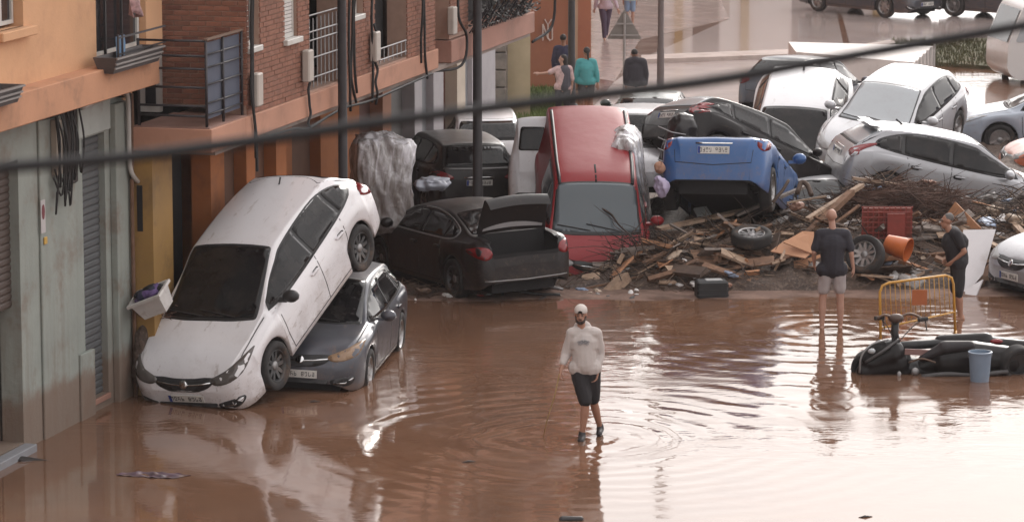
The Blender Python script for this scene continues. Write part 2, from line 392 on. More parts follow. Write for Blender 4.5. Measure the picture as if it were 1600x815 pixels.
# each style: keys run from rear (-) to front (+); lengths in metres
STYLES = {
 'hatch': dict(R=.33, ax=(-1.32, 1.33), wid=.90, f=2.2, r=-2.14,
   top=[(-2.14, .58), (-2.10, .86), (-2.02, .99), (-1.86, 1.13), (-1.62, 1.33), (-1.50, 1.395), (-1.1, 1.45), (-.4, 1.485), (.15, 1.465), (.5, 1.31), (.85, 1.12), (1.12, .995), (1.3, .965), (1.75, .885), (2.0, .79), (2.12, .69), (2.2, .55)],
   belt=[(-2.14, .55), (-2.08, .80), (-1.95, .93), (-1.5, .99), (-.5, .955), (.6, .93), (1.1, .92), (1.7, .82), (2.0, .72), (2.12, .62), (2.2, .50)],
   rw=[(-2.14, .50), (-2.0, .60), (-1.6, .55), (-.8, .585), (0, .59), (.5, .62), (1.1, .72), (1.4, .72), (2.0, .62), (2.2, .45)],
   wsx=(1.14, .20), rwx=(-1.98, -1.58), dlo=[(.98, .965), (.30, 1.30), (.05, 1.375), (-.6, 1.41), (-1.1, 1.375), (-1.52, 1.24), (-1.66, 1.12), (-1.55, 1.06), (-.6, .985)], pil=(-.28, -1.16)),
 'sedan': dict(R=.34, ax=(-1.42, 1.42), wid=.91, f=2.35, r=-2.38,
   top=[(-2.38, .62), (-2.35, .88), (-2.28, 1.03), (-2.0, 1.08), (-1.75, 1.10), (-1.35, 1.24), (-.9, 1.385), (-.5, 1.435), (0, 1.44), (.4, 1.38), (.8, 1.22), (1.2, 1.02), (1.35, .985), (1.8, .90), (2.15, .80), (2.28, .68), (2.35, .55)],
   belt=[(-2.38, .58), (-2.32, .86), (-2.15, .97), (-1.5, .98), (-.5, .95), (.7, .93), (1.3, .91), (1.8, .83), (2.15, .72), (2.35, .50)],
   rw=[(-2.38, .55), (-2.25, .66), (-1.9, .68), (-1.3, .62), (-.7, .58), (0, .59), (.6, .64), (1.2, .72), (2.0, .66), (2.35, .45)],
   wsx=(1.2, .32), rwx=(-1.72, -.95), dlo=[(1.0, .965), (.35, 1.28), (.0, 1.345), (-.5, 1.34), (-.95, 1.27), (-1.35, 1.13), (-1.42, 1.05), (-1.3, 1.0), (-.5, .98)], pil=(-.2, -1.1)),
 'suv': dict(R=.37, ax=(-1.38, 1.38), wid=.93, f=2.25, r=-2.25,
   top=[(-2.25, .62), (-2.23, .95), (-2.16, 1.12), (-2.0, 1.30), (-1.82, 1.50), (-1.72, 1.575), (-1.2, 1.64), (-.4, 1.665), (.15, 1.64), (.55, 1.47), (.95, 1.24), (1.15, 1.16), (1.7, 1.07), (2.05, .98), (2.18, .86), (2.25, .62)],
   belt=[(-2.25, .60), (-2.2, .92), (-2.05, 1.08), (-1.5, 1.12), (-.5, 1.08), (.6, 1.06), (1.15, 1.05), (1.8, .97), (2.1, .86), (2.25, .58)],
   rw=[(-2.25, .58), (-2.1, .68), (-1.7, .61), (-.8, .62), (0, .63), (.6, .67), (1.1, .76), (2.0, .70), (2.25, .5)],
   wsx=(1.05, .22), rwx=(-2.12, -1.80), dlo=[(.95, 1.10), (.30, 1.45), (.05, 1.52), (-.6, 1.56), (-1.2, 1.53), (-1.68, 1.42), (-1.86, 1.25), (-1.7, 1.17), (-.6, 1.11)], pil=(-.25, -1.2)),
 'van': dict(R=.33, ax=(-1.36, 1.36), wid=.90, f=2.20, r=-2.2,
   top=[(-2.2, .75), (-2.19, 1.45), (-2.15, 1.68), (-2.05, 1.76), (-1.2, 1.80), (0, 1.80), (.7, 1.775), (.95, 1.70), (1.25, 1.38), (1.50, 1.14), (1.60, 1.07), (1.90, .95), (2.10, .82), (2.20, .60)],
   belt=[(-2.2, .6), (-2.18, 1.0), (-2.0, 1.06), (0, 1.05), (1.3, 1.0), (1.7, .94), (2.0, .82), (2.20, .56)],
   rw=[(-2.2, .62), (-2.0, .68), (-.5, .68), (.8, .66), (1.2, .70), (1.65, .77), (2.0, .70), (2.20, .5)],
   wsx=(1.54, .96), rwx=(-2.18, -2.14), dlo=[(1.42, 1.10), (1.0, 1.50), (.72, 1.62), (-.25, 1.62), (-.27, 1.08), (.5, 1.05)], pil=(.55,)),
}
STYLES['crushed'] = dict(STYLES['hatch'], top=[(-2.14, .58), (-2.10, .86), (-2.02, .985), (-1.86, 1.03), (-1.5, 1.08), (-1.1, 1.12), (-.4, 1.16), (.15, 1.15), (.5, 1.10), (.85, 1.05), (1.12, .995), (1.3, .965), (1.75, .885), (2.0, .79), (2.12, .69), (2.2, .55)],
    dlo=[(.90, .975), (.30, 1.05), (-.6, 1.085), (-1.3, 1.06), (-1.6, 1.02), (-.6, .99)], rwx=(-1.90, -1.25), wsx=(1.14, .45))
SEC = 3
def cat(P, n):
    """open Catmull-Rom through 2D points"""
    Q = [2*P[0]-P[1]]+P+[2*P[-1]-P[-2]]; out = []
    for i in range(1, len(Q)-2):
        a, b, c, d = Q[i-1:i+3]
        for k in range(n):
            t = k/n; out.append(.5*((2*b)+(c-a)*t+(2*a-5*b+4*c-d)*t*t+(3*b-a-3*c+d)*t**3))
    out.append(P[-1]); return out
def car_body(st):
    f, r, W, R = st['f'], st['r'], st['wid'], st['R']
    top, belt, rw = pchip(st['top']), pchip(st['belt']), pchip(st['rw'])
    hw = pchip([(r, W*.70), (r+.04, W*.84), (r+.14, W*.93), (r+.45, W*.985), (r+.9, W), (f-1.0, W), (f-.5, W*.975), (f-.25, W*.92), (f-.10, W*.83), (f-.03, W*.72), (f, W*.58)])
    Ra = R+.055
    bot0 = pchip([(r, .36), (r+.1, .27), (r+.4, .24), (r+.7, .21), (f-.7, .20), (f-.3, .19), (f-.08, .22), (f, .30)])
    xs = set(np.round(np.arange(r, f+.001, .11), 3)); xs |= {r, r+.015, r+.04, r+.08, r+.14, f, f-.01, f-.03, f-.06, f-.10, f-.16}
    for a in st['ax']:
        xs = {x for x in xs if abs(x-a) > Ra+.03}
        zc = R; 
        for k in range(17): xs.add(round(a+Ra*cos(pi*k/16), 4))
        xs.add(round(a-Ra-.004, 4)); xs.add(round(a+Ra+.004, 4))
    xs = sorted(xs); V = []; nsec = None
    for x in xs:
        b, t, h, g = belt(x), top(x), hw(x), rw(x); g = min(g, h*.9)
        z0 = bot0(x)
        for a in st['ax']:
            d = abs(x-a)
            if d <= Ra: z0 = max(z0, R+sqrt(max(Ra*Ra-d*d, 0)))
        b = max(b, z0+.03); t = max(t, b+.012); dz = t-b; q = min(1, dz/.35)
        flare = 1+.012*max(0, 1-min(abs(x-a) for a in st['ax'])/.55)
        h2 = h*flare; z0 = min(z0, b-.02)
        P = [(h*.93, z0-.0), (h2*.972, z0+.02*(b-z0)), (h2*.995, z0+.35*(b-z0)), (h2*1.0, z0+.62*(b-z0)), (h2*.985, z0+.88*(b-z0)), (h*.955, b),
             (h*(.90+.025*q), b+(.10+.0*q)*dz if q > .3 else b+.45*dz), (g+.30*(h*.92-g), b+.62*dz if q > .3 else b+.75*dz),
             (g+.02, t-.10*dz-.012*q), (g*.88, t-.035*q-.05*(1-q)*dz), (g*.5, t-.010), (0, t)]
        P = [np.array(p) for p in P]; S = cat(P, SEC); nsec = len(S)
        full = [(x, y, z) for y, z in S]+[(x, -y, z) for y, z in reversed(S[:-1])]
        V.append(full)
    n = len(V[0]); verts = [v for s in V for v in s]; faces = []
    for i in range(len(xs)-1):
        for j in range(n-1): faces.append((i*n+j, (i+1)*n+j, (i+1)*n+j+1, i*n+j+1))
    faces.append(tuple(range(n))); k = (len(xs)-1)*n; faces.append(tuple(reversed(range(k, k+n))))
    return verts, faces, dict(top=top, belt=belt, rw=rw, hw=hw, bot=bot0)
class Car:
    def __init__(s, style, name, M, pmat, label, cat='car', group=None, rim=ALLOY, glass=None, mir=True, hole=None, scale=None, lens=None, **kw):
        s.st = STYLES[style]; s.kw = kw; s.style = style
        s.root = empty(name, M=M @ (Matrix.Diagonal((*scale, 1)) if scale else Matrix()), label=label, cat=cat, group=group)
        v, f, s.c = car_body(s.st)
        bm = bmesh.new(); bv = [bm.verts.new(p) for p in v]
        for q in f: bm.faces.new([bv[i] for i in q])
        bmesh.ops.triangulate(bm, faces=[q for q in bm.faces if len(q.verts) > 4])
        bmesh.ops.recalc_face_normals(bm, faces=bm.faces)
        # the caps close the ends: keep normals pointing outward
        s.bvh = BVHTree.FromBMesh(bm)
        if hole:
            dead = [q for q in bm.faces if hole(q.calc_center_median(), q.normal)]
            bmesh.ops.delete(bm, geom=dead, context='FACES')
        me = bpy.data.meshes.new('body'); bm.to_mesh(me); bm.free()
        me.polygons.foreach_set('use_smooth', [True]*len(me.polygons)); me.set_sharp_from_angle(angle=radians(50)); me.materials.append(pmat)
        s.body = obj('body', me, s.root); s.paint = pmat; s.glass = glass or CARGLASS; s.lens = lens or CLEARLENS
        st = s.st; W = st['wid']
        u = MB(); u.box(st['r']+.15, st['f']-.2, -W*.62, W*.62, .17, .5)
        for a in st['ax']: u.box(a-.08, a+.08, -W*.8, W*.8, st['R']-.06, st['R']+.06)
        u.build('underbody', DARKIN, s.root)
        # wheel wells
        for a in st['ax']:
            for sy in (1, -1):
                m = MB(); y0, y1 = sy*W*.60, sy*W*.925; k = len(m.v); nn = 12
                for i in range(nn+1):
                    t = -.15+(pi+.3)*i/nn
                    for y in (y0, y1): m.v.append((a+(st['R']+.05)*cos(t), y, st['R']+(st['R']+.05)*sin(t)))
                m.f += [(k+2*i, k+2*i+1, k+2*i+3, k+2*i+2) for i in range(nn)]
                m.build('wheel_well', DARKIN, s.root, smooth=True)
        s.rim = rim
        for a in st['ax']:
            for sy in (1, -1): s.wheel(a, sy)
        s.windows()
        if mir:
            for sy in (1, -1):
                x, z = st['dlo'][0][0]-.22, s.c['belt'](st['dlo'][0][0]-.2)+.07
                m = MB(); ball(m, (x-.02, sy*(W+.12), z+.04), (.09, .12, .085), 12); m.box(x-.03, x+.03, sy*(W*.93), sy*(W+.06), z-.03, z+.01)
                m.build('wing_mirror', kw.get('mirmat', pmat), s.root, smooth='auto')
    # --- surface patches
    def hit(s, p, d):
        h = s.bvh.ray_cast(Vector(p), Vector(d))
        if h[0] is None:
            h = s.bvh.find_nearest(Vector(p)+Vector(d)*2)
        return h[0], h[1]
    def patch(s, name, poly, side, mat, off=.004, parent=None, g=.07, **kw):
        """lay a shaped piece on the bodywork: poly in side (x,z), top (x,y) or end (y,z) view"""
        far = 4.
        cv = {'L': (lambda a, b: ((a, far, b), (0, -1, 0))), 'R': (lambda a, b: ((a, -far, b), (0, 1, 0))), 'T': (lambda a, b: ((a, b, far), (0, 0, -1))),
              'F': (lambda a, b: ((far, a, b), (-1, 0, 0))), 'B': (lambda a, b: ((-far, a, b), (1, 0, 0)))}[side]
        # resample the outline
        out = []
        for i in range(len(poly)):
            a, b = Vector(poly[i]), Vector(poly[(i+1) % len(poly)]); n = max(1, int((b-a).length/g))
            out += [a+(b-a)*(k/n) for k in range(n)]
        m = len(out); xs = [p[0] for p in out]; ys = [p[1] for p in out]; pts = list(out)
        def inside(p):
            c = False
            for i in range(m):
                a, b = out[i], out[i-1]
                if (a[1] > p[1]) != (b[1] > p[1]) and p[0] < (b[0]-a[0])*(p[1]-a[1])/(b[1]-a[1])+a[0]: c = not c
            return c
        x = min(xs)+g*.5
        while x < max(xs):
            y = min(ys)+g*.5
            while y < max(ys):
                q = Vector((x, y))
                if inside(q) and min((q-o).length for o in out) > g*.4: pts.append(q)
                y += g
            x += g
        r = geometry.delaunay_2d_cdt(pts, [(i, (i+1) % m) for i in range(m)], [], 1, 1e-5)
        P2, E2, F2 = r[0], r[1], r[2]
        V = []; Nn = []
        for p in P2:
            o, d = cv(p[0], p[1]); h, n = s.hit(o, d); n = n if n.dot(Vector(d)) < 0 else -n
            V.append(h); Nn.append(n)
        vs = [v+n*off for v, n in zip(V, Nn)]; fs = [tuple(q) for q in F2]
        cnt = {}
        for q in fs:
            for i in range(3): cnt[(q[i], q[(i+1) % 3])] = 1
        k = len(vs); vs += [v-n*.004 for v, n in zip(V, Nn)]
        # orient
        flip = sum((vs[q[1]]-vs[q[0]]).cross(vs[q[2]]-vs[q[0]]).dot(Nn[q[0]]) for q in fs) < 0
        top_n = len(fs)
        for (a, b) in list(cnt):
            if (b, a) not in cnt: fs.append((b, a, a+k, b+k))
        if flip: fs = [tuple(reversed(q)) for q in fs]
        me = bpy.data.meshes.new(name); me.from_pydata([tuple(v) for v in vs], [], fs); me.materials.append(mat)
        me.polygons.foreach_set('use_smooth', [i < top_n for i in range(len(fs))]); me.update()
        return obj(name, me, parent or s.root, **kw)
    def strip(s, name, pts, side, mat, wd=.012, off=.003, parent=None, **kw):
        """a thin band along an open line"""
        P = [Vector(p) for p in pts]; L = []; Rr = []
        for i, p in enumerate(P):
            d = (P[min(i+1, len(P)-1)]-P[max(i-1, 0)]).normalized(); n = Vector((-d[1], d[0]))*wd/2
            L.append(p+n); Rr.append(p-n)
        return s.patch(name, [tuple(p) for p in L+Rr[::-1]], side, mat, off, parent, g=.12, **kw)
    def wheel(s, a, sy):
        R = s.st['R']; W = s.st['wid']; key = (R, s.rim.name)
        if key not in WHEELS: WHEELS[key] = wheel_meshes(R)
        ty, ri, hb = WHEELS[key]
        o = obj('wheel', ty, s.root); o.location = (a, sy*(W-.11), R)
        if sy < 0: o.rotation_euler = (0, 0, pi)
        o.rotation_euler.y += .4*a
        r = obj('rim', ri, o); r.data = ri
        if not r.data.materials: r.data.materials.append(s.rim)
        if r.data.materials[0] != s.rim:
            r.data = ri.copy(); r.data.materials[0] = s.rim
        obj('hub_cap', hb, o)
    def windows(s):
        st = s.st; c = s.c; x0, x1 = st['wsx']; W = st['wid']
        wb = c['rw'](x0)-.02; wt = c['rw'](x1)-.035
        s.patch('windscreen', rounded([(x0, -wb*.96), (x0+.035, -wb*.5), (x0+.045, 0), (x0+.035, wb*.5), (x0, wb*.96), (x1, wt), (x1+.01, 0), (x1, -wt)], .05), 'T', s.glass, .006)
        s.patch('windscreen_seal', rounded([(x0+.05, -wb*1.0), (x0+.09, -wb*.5), (x0+.10, 0), (x0+.09, wb*.5), (x0+.05, wb*1.0), (x1-.03, wt+.02), (x1-.03, -wt-.02)], .05), 'T', BLACK, .002)
        if s.kw.get('wipers', True):
            for y0_ in (-.1, .38):
                pts = []
                for k in range(6):
                    t = k/5; x, y = x0+.02-.10*t, y0_-.55*t; h, n = s.hit((x, y, 4), (0, 0, -1)); pts.append(h+n*.02)
                MB().tube(pts, .009, 5).build('wiper', BLACK, s.root)
        if s.style in ('hatch', 'suv'):
            za, zb = c['top'](st['rwx'][0])+.01, c['top'](st['rwx'][1])-.01
            g0, g1 = .62*W/.9, .54*W/.9
            s.patch('rear_window_seal', rounded([(-g0-.03, za-.03), (g0+.03, za-.03), (g1+.03, zb+.04), (-g1-.03, zb+.04)], .06), 'B', BLACK, .002)
            s.patch('rear_window', rounded([(-g0, za), (g0, za), (g1, zb), (-g1, zb)], .06), 'B', s.kw.get('rglass', s.glass), .007)
        elif s.style in ('sedan', 'crushed'):
            x0, x1 = st['rwx']; g0, g1 = c['rw'](x0)-.03, c['rw'](x1)-.04
            s.patch('rear_window', rounded([(x0, -g0), (x0-.03, 0), (x0, g0), (x1, g1), (x1+.02, 0), (x1, -g1)], .05), 'T', s.glass, .006)
        elif s.kw.get('rearglass', True):
            s.patch('rear_window', rounded([(-.62, 1.12), (-.03, 1.12), (-.03, 1.55), (-.58, 1.55)], .06), 'B', s.glass, .006)
            s.patch('rear_window', rounded([(.62, 1.12), (.03, 1.12), (.03, 1.55), (.58, 1.55)], .06), 'B', s.glass, .006)
        dl = smooth_closed(st['dlo'], 3) if s.style != 'van' else rounded(st['dlo'], .12, 4)
        cx = sum(p[0] for p in dl)/len(dl); cz = sum(p[1] for p in dl)/len(dl)
        small = [(cx+(x-cx)*.965, cz+(z-cz)*.86) for x, z in dl]
        cuts = [9]+[p for p in st['pil']]+[-9]
        for sd_ in ('L', 'R'):
            s.patch('window_trim', dl, sd_, BLACK, .003)
            for i in range(len(cuts)-1):
                hi, lo = cuts[i]-.03, cuts[i+1]+.03
                q = clip_x(small, lo, hi)
                if len(q) > 2 and max(p[0] for p in q)-min(p[0] for p in q) > .08: s.patch('side_window', q, sd_, s.kw.get('sglass', s.glass), .008)
    def doors(s, sides=('L', 'R'), dark=None):
        st = s.st; c = s.c; lo = .27; mat = dark or SEAM
        xs = {'hatch': (.88, -.26, -1.05), 'crushed': (.88, -.26, -1.05), 'sedan': (.95, -.18, -1.08), 'suv': (.92, -.24, -1.12), 'van': (1.2, .0, )}[s.style]
        for sd_ in sides:
            for i, x in enumerate(xs):
                b = c['belt'](x)+.015
                s.strip('panel_gap', [(x-.06*(i == 0), lo), (x, lo+.25), (x+.01, b-.1), (x-.03*(i == 2), b)], sd_, mat, .012)
            s.strip('panel_gap', [(xs[0]-.05, lo), (xs[-1], lo+.01)], sd_, mat, .012)
            for x in xs[1:]:
                z = c['belt'](x)-.13
                s.patch('door_handle', rounded([(x+.08, z-.018), (x+.26, z-.012), (x+.26, z+.018), (x+.08, z+.018)], .015), sd_, s.paint, .03, g=.06)
                s.patch('door_handle_recess', rounded([(x+.05, z-.04), (x+.21, z-.04), (x+.21, z+.03), (x+.05, z+.03)], .03), sd_, mat, .002, g=.06)
    def front(s, kind='euro'):
        c = s.c; f = s.st['f']; W = s.st['wid']; zt = c['top'](f-.12)
        for sy in (1, -1):
            s.patch('headlight', smooth_closed([(sy*.40*W/.9, zt-.05), (sy*.60, zt+.03), (sy*.80*W/.9, zt+.12), (sy*.845*W/.9, zt+.10), (sy*.80*W/.9, zt-.03), (sy*.62, zt-.10), (sy*.46, zt-.11)], 3), 'F', s.lens, .006)
            s.patch('fog_light_recess', smooth_closed([(sy*.46, .36), (sy*.74, .42), (sy*.78, .36), (sy*.70, .28), (sy*.50, .28)], 3), 'F', BLACK, .004)
            s.strip('chrome_trim', [(sy*.50, .31), (sy*.66, .32), (sy*.76, .39)], 'F', CHROME, .018, .009)
        g = s.patch('grille', smooth_closed([(-.42, zt-.03), (0, zt-.05), (.42, zt-.03), (.40, zt-.12), (.22, zt-.19), (0, zt-.20), (-.22, zt-.19), (-.40, zt-.12)], 3), 'F', BLACK, .004)
        s.strip('chrome_trim', [(-.40, zt-.085), (-.2, zt-.11), (0, zt-.12), (.2, zt-.11), (.40, zt-.085)], 'F', CHROME, .016, .010)
        s.patch('badge', smooth_closed([(.06*cos(t), zt-.11+.05*sin(t)) for t in np.linspace(0, 2*pi, 8, endpoint=False)], 2), 'F', CHROME, .02, g=.05)
        s.patch('lower_intake', rounded([(-.40, .26), (.40, .26), (.44, .36), (-.44, .36)], .03), 'F', BLACK, .004)
        s.plate('F', 0, .43)
        s.strip('bonnet_gap', [(f-.16, -.70*W/.9), (f-.09, -.4), (f-.075, 0), (f-.09, .4), (f-.16, .70*W/.9)], 'T', SEAM, .012)
        for sy in (1, -1): s.strip('bonnet_gap', [(f-.2, sy*.73*W/.9), (f-.6, sy*.77*W/.9), (s.st['wsx'][0]-.02, sy*.785*W/.9)], 'T', SEAM, .012)
    def plate(s, side, y, z, w_=.52, h_=.11):
        far = 4.; d = -1 if side == 'F' else 1
        h, n = s.hit((-d*far, y, z), (d, 0, 0)); x = h.x-d*.012
        m = MB().box(x-.006, x+.006, y-w_/2, y+w_/2, z-h_/2, z+h_/2); p = m.build('number_plate', PLATE, s.root)
        m = MB(); xo = x-d*.008; rng = random.Random(int(abs(h.x)*977)); k = 0
        for i in range(9):
            if i in (4,): continue
            yc = y+(i-4)*.052*(1 if side == 'B' else -1)*-1
            # characters as small stroked marks
            for a in range(3):
                if rng.random() < .7: m.box(xo-.002, xo+.002, yc-.014, yc+.014, z-.03+a*.026, z-.022+a*.026)
            for b_ in (-.016, .010):
                for z0_ in (-.03, 0):
                    if rng.random() < .75: m.box(xo-.0021, xo+.0021, yc+b_, yc+b_+.007, z+z0_, z+z0_+.03)
        m.build('plate_characters', PLATEINK, p, kind='stuff')
        MB().box(xo-.001, xo+.001, y-(w_/2-.003)*(-d), y-(w_/2-.045)*(-d), z-h_/2+.004, z+h_/2-.004).build('plate_band', plain('plate_blue', (.02, .05, .25)), p)
    def rear(s, tl=None, pz=.80, mat=None):
        c = s.c; r = s.st['r']; W = s.st['wid']
        for sy in (1, -1):
            poly = tl or [(.56, .86), (.70, .99), (.84, .98), (.86, .86), (.80, .76), (.66, .78)]
            s.patch('tail_light', smooth_closed([(sy*a, b) for a, b in poly], 3), 'B', mat or REDLENS, .007)
        s.plate('B', 0, pz)
        s.strip('boot_gap', [(-.66, .95), (-.62, .62), (0, .58), (.62, .62), (.66, .95)], 'B', SEAM, .012)
        s.patch('bumper_insert', rounded([(-.60, .27), (.60, .27), (.66, .36), (-.66, .36)], .03), 'B', BLACK, .004)
        s.strip('boot_trim', [(-.30, pz+.10), (.30, pz+.10)], 'B', CHROME, .02, .012)
def clip_x(poly, lo, hi):
    def half(P, t, keep):
        out = []
        for i in range(len(P)):
            a, b = P[i-1], P[i]; ka, kb = keep(a[0]), keep(b[0])
            if ka != kb: u = (t-a[0])/(b[0]-a[0]); out.append((t, a[1]+u*(b[1]-a[1])))
            if kb: out.append(b)
        return out
    P = half(list(poly), lo, lambda x: x >= lo)
    return half(P, hi, lambda x: x <= hi) if len(P) > 2 else []
SEAM = plain('panel_gap_shadow', (.02, .018, .018), .9)
WHEELS = {}
def wheel_meshes(R, spokes=5):
    t = MB(); hw = .10
    prof = [(R*.66, -hw*.85), (R*.80, -hw*.98), (R*.93, -hw), (R*.985, -hw*.82), (R, -hw*.5), (R*1.0, 0), (R, hw*.5), (R*.985, hw*.82), (R*.93, hw), (R*.80, hw*.98), (R*.66, hw*.85), (R*.64, 0)]
    t.lathe(prof, 36, close=True)
    ty = t.mesh('tyre', RUBBER, True, fix=True)
    r = MB(); r.lathe([(R*.665, hw*.80), (R*.64, hw*.86), (R*.60, hw*.70), (R*.58, -hw*.8), (R*.63, -hw*.8)], 36)
    r.lathe([(R*.60, -.02), (.001, -.02)], 24)
    for k in range(spokes):
        a = 2*pi*k/spokes
        for da in (-.16, .16):
            M = Matrix.Rotation(a, 4, 'Y')
            r.add([M @ Vector(p) for p in ((.05, hw*.45, -.030+da*.10), (R*.64, hw*.62, -.022+da*.36), (R*.64, hw*.62, .022+da*.36), (.05, hw*.45, .030+da*.10), (.05, .0, -.030+da*.10), (R*.62, hw*.2, -.022+da*.36), (R*.62, hw*.2, .022+da*.36), (.05, .0, .030+da*.10))],
                  [(0, 1, 2, 3), (7, 6, 5, 4), (0, 4, 5, 1), (3, 2, 6, 7), (1, 5, 6, 2)])
    ri = r.mesh('rim', None, 'auto', fix=True)
    h = MB(); h.lathe([(R*.19, .0), (R*.19, hw*.5), (R*.15, hw*.62), (.001, hw*.64)], 16)
    return ty, ri, h.mesh('hub', STEEL, True, fix=True)
P_WHITE = paint('white_car_paint', (.70, .68, .70), .28)
P_WHITE2 = paint('clean_white_paint', (.70, .69, .71), .16)
P_SILVER = paint('silver_paint', (.36, .36, .38), .25, .3, .35)
P_SILVER2 = paint('light_silver_paint', (.46, .46, .48), .22, .3, .3)
P_GREY = paint('slate_grey_paint', (.060, .065, .082), .25, .3, .35, .2, .5)
P_BLACK = paint('black_paint', (.006, .0055, .007), .08, .3, 0, .08, .25)
P_BROWN = paint('dark_charcoal_paint', (.009, .008, .0095), .12, .32, .0, .08, .3)
P_RED = paint('red_van_paint', (.25, .011, .017), .14, .38, 0., .08, .3)
P_BLUE = paint('blue_paint', (.022, .095, .27), .22, .3, .1, .2)
P_PALEB = paint('pale_blue_paint', (.34, .38, .45), .2)
G_CARS = 'cars piled up by the flood'
# white hatchback standing on its nose
c = Car('hatch', 'white_hatchback', pose(-116, -27.5, 4, (-3.50, 51.1, .80)), P_WHITE, 'muddy white hatchback tipped nose down onto the bonnet of a grey car', group=G_CARS, scale=(1.07, 1.11, 1.06), rim=DARKRIM, mirmat=BLACK, lens=glassy('dark_headlight', (.09, .08, .075), .08, 1.5, .2))
c.doors(); c.front(); c.rear()
MB().tube([(-1.25, 0, 1.44), (-1.33, 0, 1.50)], .012, 6).build('antenna', BLACK, c.root)
# grey hatchback under it
c = Car('hatch', 'grey_hatchback', pose(-98, -1.5, -2.3, (-2.74, 52.25, -.10)), P_GREY, 'slate grey car half under the tipped white hatchback, wheels in the water', group=G_CARS, lens=AMBERLENS)
c.doors(); c.front(); c.rear()
# black saloon with its boot open
def boot(p, n): return p.x < -1.86 and abs(p.y) < .60 and p.z > .80 and p.x > -2.36
c = Car('sedan', 'black_saloon', pose(117, -1, -1.5, (-.82, 59.6, -.03)), P_BROWN, 'black saloon with its boot lid standing wide open beside the red van', group=G_CARS, hole=boot, rim=DARKRIM)
c.doors()
for sy in (1, -1):
    c.patch('tail_light', smooth_closed([(sy*.60, .80), (sy*.64, .92), (sy*.80, .95), (sy*.88, .90), (sy*.86, .80), (sy*.72, .74)], 3), 'B', REDLENS, .007)
c.patch('bumper_insert', rounded([(-.62, .27), (.62, .27), (.68, .36), (-.68, .36)], .03), 'B', BLACK, .004)
c.strip('chrome_trim', [(-.75, .40), (0, .38), (.75, .40)], 'B', STEEL, .02, .008)
for sd_ in ('L', 'R'):
    pts = [(.85, .96), (-.5, .965), (-1.30, .985), (-1.44, 1.05), (-1.36, 1.15), (-.97, 1.285), (-.5, 1.36), (0, 1.36)]
    c.strip('chrome_window_line', [tuple(p)[:2] for p in smooth_open([(*p, 0) for p in pts], 3)], sd_, STEEL, .022, .012)
m = MB()   # boot tub
m.add([(-1.85, -.60, .45), (-2.34, -.60, .45), (-2.34, .60, .45), (-1.85, .60, .45), (-1.85, -.61, 1.10), (-2.36, -.61, .82), (-2.36, .61, .82), (-1.85, .61, 1.10)], [(0, 3, 2, 1), (0, 4, 7, 3), (0, 1, 5, 4), (3, 7, 6, 2), (1, 2, 6, 5)])
m.build('boot_liner', DARKIN, c.root)
m = MB()   # lid: hinged at x=-1.85, swung up
def lidp(u, v):
    y = (v-.5)*1.24*(1-.08*u); r = u*.62; a = radians(68)
    bulge = .06*sin(pi*v)+.02*sin(pi*u)
    return (-1.82-r*cos(a)-.0-bulge*sin(a)*-.4, y, 1.10+r*sin(a)+bulge*.6)
def lidq(u, v):
    x, y, z = lidp(u, v); return (x-.045, y, z-.01)
m.grid(lidp, 8, 12); m.grid(lidq, 8, 12)
def lipa(u, v):
    x, y, z = lidp(1, v); return (x-.02-.16*u, y*(1-.03*u), z+.015-.13*u*u-.02*u)
m.grid(lipa, 4, 12)
lid = m.build('boot_lid', P_BROWN, c.root, smooth=True)
m = MB()
def trimp(u, v):
    x, y, z = lidp(.02, .06+.88*v); return (x-.07-.03*u, y, z+.03+.085*u*(1-.5*abs(2*v-1)**2))
m.grid(trimp, 2, 14); m.build('lid_trim', surf('lid_trim_grey', (.38, .37, .38), .45, .1), lid, smooth=True)
# black suv
c = Car('suv', 'black_suv', pose(105, -.5, 1, (-1.15, 66.8, .12)), P_BROWN, 'black SUV seen from behind, parked behind the open boot of the black saloon', cat='suv', group=G_CARS, scale=(.94, .94, .94))
c.doors(('L',)); c.rear(tl=[(.52, .98), (.74, 1.08), (.88, 1.05), (.89, .93), (.72, .92), (.54, .93)], pz=.86)
c.strip('chrome_trim', [(-.7, 1.13), (0, 1.12), (.7, 1.13)], 'B', STEEL, .025, .012)
# white suv beyond
c = Car('hatch', 'white_hatchback', pose(95, 0, 0, (-.62, 71.9, .05)), P_WHITE2, 'white car with a dark rear window just beyond the black SUV', group=G_CARS, rglass=CARGLASS)
c.doors(('R',)); c.rear(tl=[(.62, 1.02), (.74, 1.12), (.86, 1.08), (.87, .98), (.74, .95)], pz=.86)
# red van, nose down
c = Car('van', 'red_van', pose(-88.2, -17, -1, (1.37, 62.5, .08)), P_RED, 'red van nosed down into the debris, roof and windscreen facing the camera', cat='van', group=G_CARS, scale=(1.04,)*3, glass=glassy('van_windscreen', (.09, .11, .125), .07, 1.5, .12))
c.doors(); c.front()
c.strip('roof_seam', [(.95, 0), (.45, 0)], 'T', SEAM, .03, .004)
for sy in (1, -1): c.strip('roof_rail', [(.95, sy*.60), (.3, sy*.625), (-1.9, sy*.63)], 'T', BLACK, .05, .02)
# white van at its side
c = Car('van', 'white_van', pose(84, -14, 0, (.80, 65.6, .05)), P_WHITE2, 'white van squeezed beside the red van, only its rear corner showing', cat='van', group=G_CARS, scale=(1, .8, 1))
c.doors()
# silver van half wrapped in plastic behind
c = Car('van', 'silver_van', pose(-96, 4, 0, (2.35, 66.6, .5)), P_SILVER2, 'silver van close behind the right side of the red van', cat='van', group=G_CARS, scale=(1, .9, .9))
c.doors()
